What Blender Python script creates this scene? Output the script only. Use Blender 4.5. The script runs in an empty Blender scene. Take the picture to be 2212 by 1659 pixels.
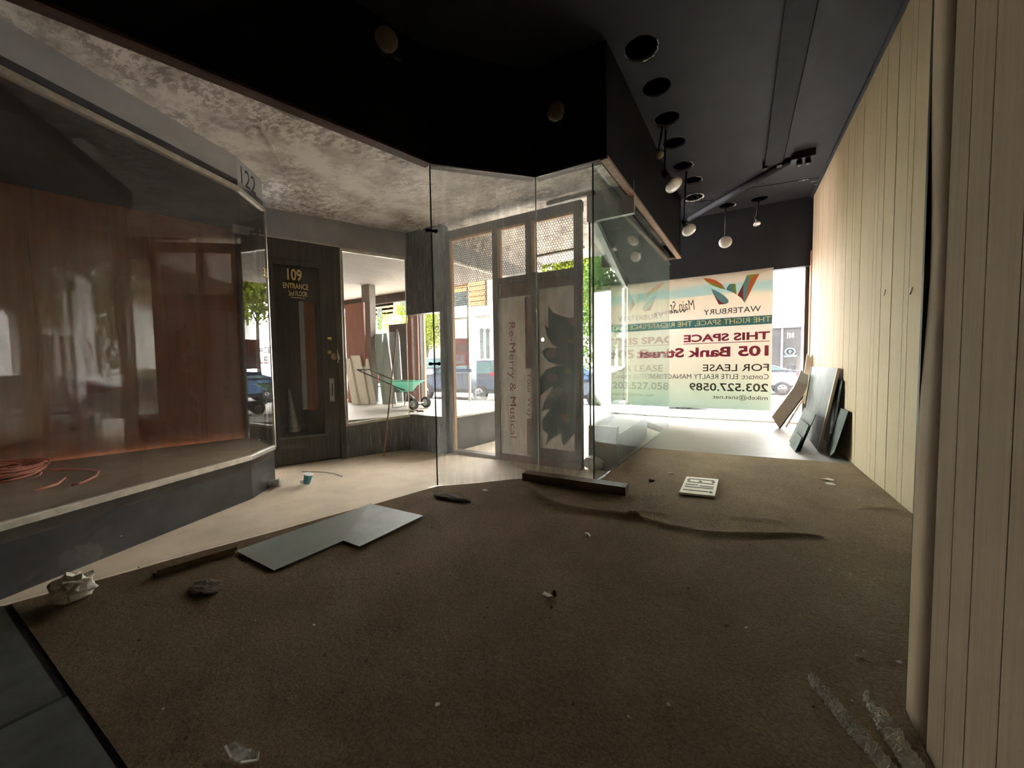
import bpy, bmesh, math, random
from mathutils import Vector, Matrix
random.seed(7)
sc = bpy.context.scene
COL = sc.collection

# ------------------------------------------------------------------ camera
CX, CY, FPX, CAMZ = 1106.0, 829.5, 825.0, 1.2
YAW, PITCH, ROLL = math.radians(29.98), math.radians(2.83), math.radians(-0.815)
FWD = Vector((-math.sin(YAW)*math.cos(PITCH), math.cos(YAW)*math.cos(PITCH), -math.sin(PITCH)))
_r = Vector((math.cos(YAW), math.sin(YAW), 0)); _u = _r.cross(FWD)
RGT = _r*math.cos(ROLL) + _u*math.sin(ROLL); UPV = RGT.cross(FWD)
EYE = Vector((0, 0, CAMZ))
cd = bpy.data.cameras.new('camera'); cam = bpy.data.objects.new('camera', cd); COL.objects.link(cam)
cd.sensor_width = 36; cd.lens = FPX/2212*36; cd.clip_start = 0.05; cd.clip_end = 300
M = Matrix((RGT, UPV, -FWD)).transposed().to_4x4(); M.translation = EYE
cam.matrix_world = M
sc.camera = cam
sc.view_settings.view_transform = 'Standard'; sc.view_settings.look = 'None'
sc.view_settings.gamma = 1; sc.view_settings.use_curve_mapping = False
sc.view_settings.exposure = 3.5
try:
    cy = sc.cycles
    cy.transparent_max_bounces = 40; cy.max_bounces = 14; cy.diffuse_bounces = 8
    cy.glossy_bounces = 6; cy.transmission_bounces = 8; cy.sample_clamp_indirect = 8
except Exception:
    pass
# ------------------------------------------------------------------ sky and sun
w = bpy.data.worlds.new('sky'); sc.world = w; w.use_nodes = True
bg = w.node_tree.nodes['Background']
bg.inputs['Color'].default_value = (1.0, 0.985, 0.965, 1); bg.inputs['Strength'].default_value = 3.2
sd = bpy.data.lights.new('sun', 'SUN'); sun = bpy.data.objects.new('sun', sd); COL.objects.link(sun)
sd.energy = 6.0; sd.angle = 0.02; sd.color = (1, .93, .82)
sun.rotation_euler = Vector((0.3, 0.56, -0.86)).to_track_quat('-Z', 'Y').to_euler()

# ------------------------------------------------------------------ helpers
def ray(x, y): return FWD + RGT*((x-CX)/FPX) - UPV*((y-CY)/FPX)
def Zp(x, y, z):
    d = ray(x, y); return EYE + d*((z-CAMZ)/d.z)
def Yp(x, y, Y):
    d = ray(x, y); return EYE + d*(Y/d.y)
def Xp(x, y, X):
    d = ray(x, y); return EYE + d*(X/d.x)

MATS = {}
def nodes(name):
    m = bpy.data.materials.new(name); m.use_nodes = True; MATS[name] = m
    nt = m.node_tree; return m, nt, nt.nodes['Principled BSDF'], nt.nodes['Material Output']
def L(nt, a, b): nt.links.new(a, b)
def coords(nt, scale=(1, 1, 1), kind='Object'):
    tc = nt.nodes.new('ShaderNodeTexCoord'); mp = nt.nodes.new('ShaderNodeMapping')
    mp.inputs['Scale'].default_value = scale; L(nt, tc.outputs[kind], mp.inputs[0]); return mp.outputs[0]
def noise(nt, vec, scale, detail=6, rough=.6):
    n = nt.nodes.new('ShaderNodeTexNoise'); n.inputs['Scale'].default_value = scale
    n.inputs['Detail'].default_value = detail; n.inputs['Roughness'].default_value = rough
    L(nt, vec, n.inputs['Vector']); return n.outputs['Fac']
def ramp(nt, fac, stops):
    r = nt.nodes.new('ShaderNodeValToRGB'); e = r.color_ramp.elements
    while len(e) < len(stops): e.new(.5)
    for i, (p, c) in enumerate(stops):
        e[i].position = p; e[i].color = (*c, 1) if len(c) == 3 else c
    L(nt, fac, r.inputs[0]); return r.outputs[0]
def bump(nt, bs, h, strength=.3, dist=.02):
    b = nt.nodes.new('ShaderNodeBump'); b.inputs['Strength'].default_value = strength
    b.inputs['Distance'].default_value = dist; L(nt, h, b.inputs['Height']); L(nt, b.outputs[0], bs.inputs['Normal'])
def mat(name, col, rough=.6, metal=0, var=.0, vscale=6, stretch=(1, 1, 1), bmp=0, bdist=.01, spec=.5, trans=0):
    """plain procedural material: base colour with noise variation, optional relief, optional translucency"""
    m, nt, bs, out = nodes(name)
    bs.inputs['Roughness'].default_value = rough; bs.inputs['Metallic'].default_value = metal
    bs.inputs['Specular IOR Level'].default_value = spec
    c = Vector(col)
    if var or bmp:
        f = noise(nt, coords(nt, stretch), vscale)
        if var:
            o = ramp(nt, f, [(.3, tuple(c*(1-var))), (.7, tuple(min(1, v*(1+var)) for v in c))]); L(nt, o, bs.inputs['Base Color'])
        else: bs.inputs['Base Color'].default_value = (*col, 1)
        if bmp: bump(nt, bs, f, bmp, bdist)
    else: bs.inputs['Base Color'].default_value = (*col, 1)
    if trans:
        t = nt.nodes.new('ShaderNodeBsdfTranslucent'); mx = nt.nodes.new('ShaderNodeMixShader')
        mx.inputs[0].default_value = trans; t.inputs[0].default_value = (*col, 1)
        if var: L(nt, o, t.inputs[0])
        L(nt, bs.outputs[0], mx.inputs[1]); L(nt, t.outputs[0], mx.inputs[2]); L(nt, mx.outputs[0], out.inputs[0])
    return m
def glassmat(name, tint=(.97, .985, .975), dirt=.03, dscale=3, stretch=(1, 1, 1), base=.04, dcol=(.75, .75, .72)):
    m, nt, bs, out = nodes(name); nt.nodes.remove(bs)
    lw = nt.nodes.new('ShaderNodeLayerWeight'); lw.inputs[0].default_value = .5
    p = nt.nodes.new('ShaderNodeMath'); p.operation = 'POWER'; p.inputs[1].default_value = 5; L(nt, lw.outputs['Facing'], p.inputs[0])
    ma = nt.nodes.new('ShaderNodeMath'); ma.operation = 'MULTIPLY_ADD'; ma.inputs[1].default_value = 1-base; ma.inputs[2].default_value = base
    L(nt, p.outputs[0], ma.inputs[0])
    tr = nt.nodes.new('ShaderNodeBsdfTransparent'); tr.inputs[0].default_value = (*tint, 1)
    gl = nt.nodes.new('ShaderNodeBsdfGlossy'); gl.inputs['Roughness'].default_value = .0
    mx = nt.nodes.new('ShaderNodeMixShader'); L(nt, ma.outputs[0], mx.inputs[0]); L(nt, tr.outputs[0], mx.inputs[1]); L(nt, gl.outputs[0], mx.inputs[2])
    df = nt.nodes.new('ShaderNodeBsdfDiffuse'); df.inputs[0].default_value = (*dcol, 1)
    tl = nt.nodes.new('ShaderNodeBsdfTranslucent'); tl.inputs[0].default_value = (*dcol, 1)
    m2 = nt.nodes.new('ShaderNodeMixShader'); L(nt, df.outputs[0], m2.inputs[1]); L(nt, tl.outputs[0], m2.inputs[2])
    v = coords(nt, stretch); f = noise(nt, v, dscale, 9, .65)
    r = ramp(nt, f, [(.35, (dirt*.35,)*3), (.75, (min(1, dirt*2.2),)*3)])
    m3 = nt.nodes.new('ShaderNodeMixShader'); L(nt, r, m3.inputs[0]); L(nt, mx.outputs[0], m3.inputs[1]); L(nt, m2.outputs[0], m3.inputs[2])
    L(nt, m3.outputs[0], out.inputs[0]); return m

def M_(n): return MATS[n]
def meta(o, label=None, cat=None, group=None, kind=None):
    if label: o['label'] = label
    if cat: o['category'] = cat
    if group: o['group'] = group
    if kind: o['kind'] = kind
    return o
def link(name, me, m, parent=None, smooth=False, world=True):
    """mesh in world coordinates -> object with its origin at its base (or relative to its parent)"""
    o = bpy.data.objects.new(name, me); COL.objects.link(o)
    if m is not None and len(me.materials) == 0: me.materials.append(M_(m) if isinstance(m, str) else m)
    if smooth:
        for p in me.polygons: p.use_smooth = True
    if world and len(me.vertices):
        if parent is None:
            xs = [v.co.x for v in me.vertices]; ys = [v.co.y for v in me.vertices]; zs = [v.co.z for v in me.vertices]
            c = Vector(((min(xs)+max(xs))/2, (min(ys)+max(ys))/2, min(zs)))
        else:
            c = Vector(parent.get('_o', (0, 0, 0)))
        me.transform(Matrix.Translation(-c))
        if parent is None: o.location = c; o['_o'] = tuple(c)
        else: o['_o'] = tuple(c)
    if parent is not None: o.parent = parent
    return o
def empty(name, loc, label, cat, group=None):
    o = bpy.data.objects.new(name, None); COL.objects.link(o); o.location = loc; o['_o'] = tuple(loc)
    o.empty_display_size = .1
    return meta(o, label, cat, group)
class MB:
    def __init__(s): s.v = []; s.f = []
    def add(s, vs, fs):
        n = len(s.v); s.v += [tuple(v) for v in vs]; s.f += [tuple(i+n for i in f) for f in fs]; return s
    def hexa(s, p):   # 8 corners: bottom 0-3, top 4-7
        return s.add(p, [(3, 2, 1, 0), (4, 5, 6, 7), (0, 1, 5, 4), (1, 2, 6, 5), (2, 3, 7, 6), (3, 0, 4, 7)])
    def box(s, a, b):
        (x0, y0, z0), (x1, y1, z1) = a, b
        return s.hexa([(x0, y0, z0), (x1, y0, z0), (x1, y1, z0), (x0, y1, z0), (x0, y0, z1), (x1, y0, z1), (x1, y1, z1), (x0, y1, z1)])
    def wall(s, p, q, z0, z1, t0, t1=None):
        """upright slab from p to q; t0,t1 = offsets to the left of p->q"""
        if t1 is None: t0, t1 = -t0/2, t0/2
        p = Vector(p[:2]); q = Vector(q[:2]); d = (q-p).normalized(); n = Vector((-d.y, d.x))
        z = (z0, z0, z0, z0) if not isinstance(z0, tuple) else (z0[0], z0[1], z0[1], z0[0])
        y = (z1, z1, z1, z1) if not isinstance(z1, tuple) else (z1[0], z1[1], z1[1], z1[0])
        c = [p+n*t0, q+n*t0, q+n*t1, p+n*t1]
        return s.hexa([(c[i].x, c[i].y, z[i]) for i in range(4)] + [(c[i].x, c[i].y, y[i]) for i in range(4)])
    def prism(s, poly, z0, z1):
        n = len(poly); vs = [(x, y, z0) for x, y in poly] + [(x, y, z1) for x, y in poly]
        return s.add(vs, [tuple(range(n-1, -1, -1)), tuple(range(n, 2*n))] + [(i, (i+1) % n, (i+1) % n+n, i+n) for i in range(n)])
    def slab(s, pts, off):   # polygon in space thickened by vector off
        n = len(pts); off = Vector(off); pts = [Vector(p) for p in pts]
        return s.add(pts+[p+off for p in pts], [tuple(range(n-1, -1, -1)), tuple(range(n, 2*n))] + [(i, (i+1) % n, (i+1) % n+n, i+n) for i in range(n)])
    def bar(s, a, b, w, h=None, up=(0, 0, 1)):
        h = h or w; a = Vector(a); b = Vector(b); d = (b-a).normalized(); u = Vector(up)
        if abs(d.dot(u)) > .98: u = Vector((1, 0, 0))
        sd_ = d.cross(u).normalized(); u = sd_.cross(d)
        o = [(-w/2, -h/2), (w/2, -h/2), (w/2, h/2), (-w/2, h/2)]
        return s.hexa([a+sd_*x+u*y for x, y in o] + [b+sd_*x+u*y for x, y in o])
    def tube(s, pts, r, n=8, cap=True, closed=False):
        pts = [Vector(p) for p in pts]; k = len(pts); base = len(s.v); rs = r if isinstance(r, (list, tuple)) else [r]*k
        prev = None
        for i, p in enumerate(pts):
            d = (pts[(i+1) % k]-pts[i-1]) if closed else (pts[min(i+1, k-1)]-pts[max(i-1, 0)])
            d.normalize()
            u = prev if prev is not None else (Vector((0, 0, 1)) if abs(d.z) < .9 else Vector((1, 0, 0)))
            a = d.cross(u).normalized(); b = a.cross(d).normalized(); prev = b
            for j in range(n):
                t = 2*math.pi*j/n; s.v.append(tuple(p+(a*math.cos(t)+b*math.sin(t))*rs[i]))
        m = k if closed else k-1
        for i in range(m):
            for j in range(n):
                i2 = (i+1) % k
                s.f.append((base+i*n+j, base+i*n+(j+1) % n, base+i2*n+(j+1) % n, base+i2*n+j))
        if cap and not closed:
            s.f.append(tuple(base+j for j in range(n-1, -1, -1))); s.f.append(tuple(base+(k-1)*n+j for j in range(n)))
        return s
    def lathe(s, prof, c, ax=(0, 0, 1), n=20):
        """prof: list of (radius, along axis)"""
        c = Vector(c); ax = Vector(ax).normalized(); a = ax.cross(Vector((0, 0, 1)) if abs(ax.z) < .9 else Vector((1, 0, 0))).normalized(); b = ax.cross(a)
        base = len(s.v); k = len(prof)
        for r, h in prof:
            for j in range(n):
                t = 2*math.pi*j/n; s.v.append(tuple(c+ax*h+(a*math.cos(t)+b*math.sin(t))*r))
        for i in range(k-1):
            for j in range(n):
                s.f.append((base+i*n+j, base+i*n+(j+1) % n, base+(i+1)*n+(j+1) % n, base+(i+1)*n+j))
        s.f.append(tuple(base+j for j in range(n-1, -1, -1))); s.f.append(tuple(base+(k-1)*n+j for j in range(n)))
        return s
    def mesh(s, name='mesh'):
        me = bpy.data.meshes.new(name); me.from_pydata(s.v, [], s.f); me.update()
        b = bmesh.new(); b.from_mesh(me); bmesh.ops.recalc_face_normals(b, faces=b.faces); b.to_mesh(me); b.free(); return me
    def build(s, name, m, parent=None, smooth=False, **kw):
        o = link(name, s.mesh(name), m, parent, smooth)
        if kw: meta(o, **kw)
        return o
def structure(mb, name, m, label, smooth=False):
    return mb.build(name, m, smooth=smooth, label=label, kind='structure')
def text(body, m, parent, org, right, up, w=None, h=None, prefix=None, name='lettering', shear=0, off=.0, depth=.0, bold=0, hfix=None):
    """flat lettering; org = lower-left corner in its own reading direction; w fits `prefix` (or all)"""
    def make(t):
        c = bpy.data.curves.new('t', 'FONT'); c.body = t; c.size = 1; c.shear = shear; c.offset = bold; c.resolution_u = 3
        o = bpy.data.objects.new('t', c); me = bpy.data.meshes.new_from_object(o); bpy.data.objects.remove(o); bpy.data.curves.remove(c); return me
    me = make(body)
    xs = [v.co.x for v in me.vertices]; ys = [v.co.y for v in me.vertices]
    x0, y0 = min(xs), min(ys); W = max(xs)-x0; H = max(ys)-y0
    if prefix:
        mp = make(prefix); px = [v.co.x for v in mp.vertices]; W = max(px)-min(px); bpy.data.meshes.remove(mp)
    sx = w/W if w else h/H; sy = (h/H) if h else sx
    right = Vector(right).normalized(); up = Vector(up).normalized(); n = right.cross(up)
    for v in me.vertices:
        v.co = Vector(org) + right*((v.co.x-x0)*sx) + up*((v.co.y-y0)*sy) + n*off
    return link(name, me, m, parent)

# ------------------------------------------------------------------ materials
def m_carpet():
    m, nt, bs, out = nodes('carpet'); v = coords(nt)
    a = noise(nt, v, 95, 5, .75); b = noise(nt, v, 1.7, 5, .6); c = noise(nt, v, 34, 6, .7)
    col = ramp(nt, b, [(.3, (.225, .157, .094)), (.55, (.29, .206, .126)), (.75, (.35, .255, .16))])
    mx = nt.nodes.new('ShaderNodeMixRGB'); mx.blend_type = 'MULTIPLY'; mx.inputs[0].default_value = .6
    L(nt, col, mx.inputs[1]); L(nt, ramp(nt, a, [(.36, (.35,)*3), (.66, (1.45,)*3)]), mx.inputs[2]); L(nt, mx.outputs[0], bs.inputs['Base Color'])
    ad = nt.nodes.new('ShaderNodeMath'); ad.operation = 'MULTIPLY_ADD'; ad.inputs[1].default_value = 1.2; L(nt, c, ad.inputs[0]); L(nt, a, ad.inputs[2])
    bump(nt, bs, ad.outputs[0], .9, .022); bs.inputs['Roughness'].default_value = .95; bs.inputs['Specular IOR Level'].default_value = .1
m_carpet()
def m_plaster():
    m, nt, bs, out = nodes('peeling_plaster'); v = coords(nt, (1, 1, 1))
    f = noise(nt, v, 2.6, 12, .68); g = noise(nt, v, .7, 4, .6); h = noise(nt, coords(nt, (5, 9, 6)), 1.8, 12, .75)
    a = ramp(nt, f, [(.38, (.52, .485, .465)), (.46, (.64, .605, .585)), (.54, (.82, .79, .765)), (.75, (.85, .82, .79))])
    b = ramp(nt, h, [(.47, (.55, .51, .49)), (.52, (1.02, 1.02, 1.02))])
    mx = nt.nodes.new('ShaderNodeMixRGB'); mx.blend_type = 'MULTIPLY'
    L(nt, ramp(nt, g, [(.42, (0, 0, 0)), (.56, (1, 1, 1))]), mx.inputs[0]); L(nt, a, mx.inputs[1]); L(nt, b, mx.inputs[2])
    L(nt, mx.outputs[0], bs.inputs['Base Color']); bs.inputs['Roughness'].default_value = .9
    bump(nt, bs, f, .35, .02)
m_plaster()
def m_marble():
    m, nt, bs, out = nodes('black_marble')
    f = noise(nt, coords(nt, (8, 8, .8)), 3.5, 14, .8); g = noise(nt, coords(nt, (1, 1, 1)), 26, 8, .7)
    a = ramp(nt, f, [(.38, (.028, .03, .028)), (.52, (.07, .075, .07)), (.60, (.20, .205, .195)), (.70, (.40, .40, .38))])
    b = ramp(nt, g, [(.55, (0, 0, 0)), (.75, (.2, .2, .19))])
    mx = nt.nodes.new('ShaderNodeMixRGB'); mx.blend_type = 'ADD'; mx.inputs[0].default_value = .5; L(nt, a, mx.inputs[1]); L(nt, b, mx.inputs[2])
    L(nt, mx.outputs[0], bs.inputs['Base Color']); bs.inputs['Roughness'].default_value = .35
m_marble()
def m_wood(name, c0, c1, grain=(30, 30, 1.2), rough=.55, scale=1.5):
    m, nt, bs, out = nodes(name); f = noise(nt, coords(nt, grain), scale, 8, .65)
    bs.inputs['Specular IOR Level'].default_value = .25; L(nt, ramp(nt, f, [(.32, c0), (.68, c1)]), bs.inputs['Base Color']); bs.inputs['Roughness'].default_value = rough; bump(nt, bs, f, .15, .004)
m_wood('panelling', (.355, .262, .175), (.42, .318, .218), (60, 60, 1.0), .8)
m_wood('stud_wood', (.10, .085, .07), (.24, .205, .17), (40, 40, 2))
m_wood('fresh_pine', (.44, .26, .14), (.56, .35, .20), (40, 40, 2))
m_wood('beam_wood', (.09, .055, .032), (.16, .10, .06), (2, 40, 40))
m_wood('red_wood', (.20, .055, .03), (.31, .10, .055), (14, 14, .8), .3)
m_wood('mahogany', (.24, .10, .065), (.34, .15, .095), (8, 8, .6), .8)
m_wood('pale_board', (.66, .62, .50), (.78, .74, .62), (20, 20, 2), .6)
m_wood('dark_door', (.035, .031, .026), (.085, .076, .064), (30, 30, 1.5), .4)
m_wood('plywood', (.125, .105, .085), (.185, .16, .13), (3, 30, 30), .5)
m_wood('cardboard', (.55, .45, .36), (.66, .56, .46), (40, 40, 3), .8)
m_wood('jamb_wood', (.26, .13, .08), (.40, .22, .15), (30, 30, 2), .6)
mat('black_paint', (.0055, .0055, .0065), .75, var=.3, spec=.2)
mat('ceiling_paint', (.026, .028, .035), .65, var=.25, vscale=1.2, spec=.35)
mat('duct_paint', (.036, .038, .046), .75, spec=.2, var=.15)
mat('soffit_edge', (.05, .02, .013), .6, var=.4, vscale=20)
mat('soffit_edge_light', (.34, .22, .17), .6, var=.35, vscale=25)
mat('grey_fascia', (.40, .40, .415), .6, var=.12, vscale=3)
mat('aluminium', (.62, .59, .52), .35, .8, var=.2, vscale=15)
mat('steel', (.5, .5, .47), .35, .9, var=.3, vscale=20)
mat('vestibule_floor', (.60, .49, .355), .75, var=.16, vscale=2.2, bmp=.25, bdist=.01)
mat('display_floor', (.36, .28, .185), .7, var=.15, vscale=3)
mat('display_floor_light', (.27, .235, .19), .6, var=.12, vscale=4)
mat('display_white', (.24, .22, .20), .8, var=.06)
mat('dark_rubber', (.012, .012, .012), .7)
mat('bulkhead_black', (.040, .041, .042), .30, var=.45, vscale=5)
mat('slab_grey', (.10, .108, .098), .6, var=.3, vscale=8)
mat('subfloor', (.03, .025, .02), .9)
mat('copper_wire', (.92, .36, .27), .5, var=.15)
mat('white_plastic', (.72, .66, .58), .5, var=.06)
mat('slot_dark', (.05, .03, .025), .7)
mat('plaster_bit', (.62, .58, .50), .9, var=.2, vscale=40)
mat('paper_bit', (.75, .70, .6), .9, var=.15, vscale=40, bmp=.6, bdist=.01)
mat('dirt', (.11, .082, .055), .95, var=.4, vscale=50, bmp=.6, bdist=.01)
mat('crumbly', (.85, .80, .70), .9, var=.2, vscale=60, bmp=1, bdist=.02)
mat('cyan_cup', (.08, .36, .47), .4); mat('white', (.8, .8, .78), .5); mat('off_white', (.7, .68, .62), .6)
mat('gold_leaf', (.90, .66, .28), .5)
mat('brass_gold', (.6, .45, .2), .3, .7)
mat('bulb_glass', (.62, .60, .58), .25, .35); mat('bulb_dim', (.20, .15, .11), .4, .2)
mat('can_inside', (.12, .065, .035), .6, var=.3)
mat('hanging_black', (.008, .008, .008), .5)
mat('torn_edge', (.72, .70, .64), .9, var=.15, vscale=30)
mat('pane_dusty', (.33, .36, .325), .45, var=.22, vscale=5)
mat('pane_grey', (.30, .325, .28), .45, var=.07, vscale=3)
mat('pane_lean', (.075, .085, .075), .6, spec=.3, var=.35, vscale=5)
mat('pane_green', (.01, .17, .11), .2)
mat('pane_dark', (.055, .065, .06), .25, var=.2, vscale=6)
mat('spreader_green', (.10, .42, .27), .45, trans=.3)
mat('wire_mesh', (.06, .05, .045), .7)
glassmat('glass_clear', dirt=.012, tint=(.99, .99, .985))
glassmat('glass_dirty', dirt=.13, dscale=2.2, stretch=(9, 9, 1.1), tint=(.98, .985, .975), dcol=(.6, .6, .57))
glassmat('glass_green', dirt=.045, dscale=1.2, stretch=(5, 5, .6), tint=(.84, .91, .875), base=.05, dcol=(.48, .53, .50))
glassmat('glass_display', dirt=.010, tint=(.96, .96, .95), base=.055)
glassmat('glass_street', dirt=.006, tint=(.99, .995, .995))
glassmat('glass_shard', dirt=.30, tint=(.93, .97, .95), dscale=20, dcol=(.85, .85, .8))  # pale dirt layer here paints in the shard's glinting brightness
# street
mat('asphalt', (.11, .11, .118), .9, var=.1, vscale=4, spec=.06); mat('sidewalk', (.50, .48, .45), .9, var=.08, vscale=3)
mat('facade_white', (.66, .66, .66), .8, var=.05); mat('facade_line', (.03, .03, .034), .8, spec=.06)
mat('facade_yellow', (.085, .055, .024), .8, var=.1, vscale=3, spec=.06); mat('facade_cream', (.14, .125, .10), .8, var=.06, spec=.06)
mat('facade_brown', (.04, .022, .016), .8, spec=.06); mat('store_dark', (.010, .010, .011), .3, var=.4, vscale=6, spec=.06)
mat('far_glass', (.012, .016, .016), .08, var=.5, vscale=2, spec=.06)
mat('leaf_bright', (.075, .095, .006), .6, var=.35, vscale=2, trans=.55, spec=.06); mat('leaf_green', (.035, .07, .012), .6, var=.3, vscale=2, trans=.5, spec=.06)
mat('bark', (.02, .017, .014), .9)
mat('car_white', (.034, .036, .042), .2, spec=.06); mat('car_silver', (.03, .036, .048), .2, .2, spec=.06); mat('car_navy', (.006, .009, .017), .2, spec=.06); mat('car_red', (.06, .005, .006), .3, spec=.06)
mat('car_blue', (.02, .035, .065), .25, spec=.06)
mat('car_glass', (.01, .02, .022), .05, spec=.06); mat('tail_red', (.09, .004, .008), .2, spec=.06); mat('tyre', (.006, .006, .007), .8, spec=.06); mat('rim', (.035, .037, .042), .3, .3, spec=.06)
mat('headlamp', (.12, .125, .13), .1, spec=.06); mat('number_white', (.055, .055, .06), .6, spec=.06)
mat('sign_red', (.2, .012, .015), .5, trans=.4, spec=.06); mat('sign_blue', (.02, .06, .22), .5, trans=.4); mat('sign_lilac', (.3, .22, .36), .5, trans=.4)
mat('awning_blue', (.01, .04, .12), .6)
def m_emit(name, col, s):
    m, nt, bs, out = nodes(name); bs.inputs['Base Color'].default_value = (*col, 1); bs.inputs['Emission Color'].default_value = (*col, 1); bs.inputs['Emission Strength'].default_value = s
m_emit('neon_teal', (.02, .09, .085), .8); m_emit('neon_green', (.02, .10, .04), .8); m_emit('neon_blue', (.015, .025, .10), .8)
def m_banner():
    m, nt, bs, out = nodes('banner_cloth')
    f = noise(nt, coords(nt, (.6, 1, 7)), 1.6, 6, .6)
    tc = nt.nodes.new('ShaderNodeTexCoord'); sp = nt.nodes.new('ShaderNodeSeparateXYZ'); L(nt, tc.outputs['Object'], sp.inputs[0])
    mr = nt.nodes.new('ShaderNodeMath'); mr.operation = 'DIVIDE'; mr.inputs[1].default_value = 2.72; L(nt, sp.outputs['Z'], mr.inputs[0])
    ad = nt.nodes.new('ShaderNodeMath'); ad.operation = 'MULTIPLY_ADD'; ad.inputs[1].default_value = .10; L(nt, f, ad.inputs[0]); L(nt, mr.outputs[0], ad.inputs[2])
    base = ramp(nt, ad.outputs[0], [(.04, (.46, .55, .50)), (.16, (.55, .60, .52)), (.36, (.64, .61, .54)), (.70, (.67, .63, .585)), (.86, (.67, .61, .53)), (.895, (.64, .59, .50)), (.915, (.44, .54, .52)), (.965, (.43, .54, .52)), (.985, (.63, .57, .50)), (1.0, (.64, .58, .51))])
    t = nt.nodes.new('ShaderNodeBsdfTranslucent'); mx = nt.nodes.new('ShaderNodeMixShader'); mx.inputs[0].default_value = .25
    L(nt, base, bs.inputs['Base Color']); L(nt, base, t.inputs[0]); bs.inputs['Roughness'].default_value = .8
    L(nt, bs.outputs[0], mx.inputs[1]); L(nt, t.outputs[0], mx.inputs[2]); L(nt, mx.outputs[0], out.inputs[0])
m_banner()
for n, c in dict(ink_maroon=(.30, .035, .075), ink_brown=(.085, .065, .06), ink_black=(.035, .03, .045), ink_teal=(.09, .30, .32), ink_yellow=(.92, .90, .58), ink_orange=(.74, .20, .06),
                 ink_lime=(.42, .47, .07), ink_blue=(.20, .42, .47)).items():
    mat(n, c, .8, trans=.25)
mat('poster_paper', (.42, .375, .33), .85, var=.12, vscale=4, trans=.42)
mat('poster_border', (.23, .13, .10), .85, var=.2, trans=.35)
mat('poster_red', (.24, .05, .055), .85, trans=.4); mat('poster_leaf', (.028, .05, .04), .85, var=.3, vscale=8, trans=.12)
mat('poster_pink', (.20, .13, .14), .85, trans=.3); mat('poster_hand', (.17, .17, .10), .85, trans=.3); mat('poster_fist', (.26, .13, .09), .85, trans=.3); mat('poster_star', (.16, .15, .04), .85, trans=.3)
mat('poster_stripe', (.28, .17, .12), .85, var=.2, trans=.35)

# ------------------------------------------------------------------ plan of the place (metres; camera at 0,0)
VF, VC, GT, CE = -.12, 3.27, 3.15, 4.19          # vestibule floor, vestibule ceiling, top of glass, store ceiling
RW = 1.226                                        # right wall
J0 = (-3.60, -.90); J1 = (-2.545, 2.888); J2 = (-1.78, 3.625); J3 = (-1.187, 3.674); J4 = (-.997, 7.44)
S0 = (-3.60, -.90); S1 = (-2.523, 2.876); S2 = (-1.79, 3.64); S3 = (-1.045, 3.645); S4 = (-.852, 7.767)

# store floor (under carpet and plywood)
store_poly = [J0, (-3.60, -5), (RW, -5), (RW, 9.0), (-2.10, 9.0), (J4[0]-.03, J4[1]), (J3[0]-.02, J3[1]-.03), (J2[0], J2[1]-.03), (J1[0]+.02, J1[1])]
structure(MB().prism(store_poly, -.16, -.006), 'floor', 'subfloor', 'dark subfloor edge under the brown carpet of the store')
structure(MB().box((-12, -1.5, -.16), (-1.0, 8.95, VF)), 'floor_vestibule', 'vestibule_floor', 'dusty beige concrete floor of the recessed entrance')

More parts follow.
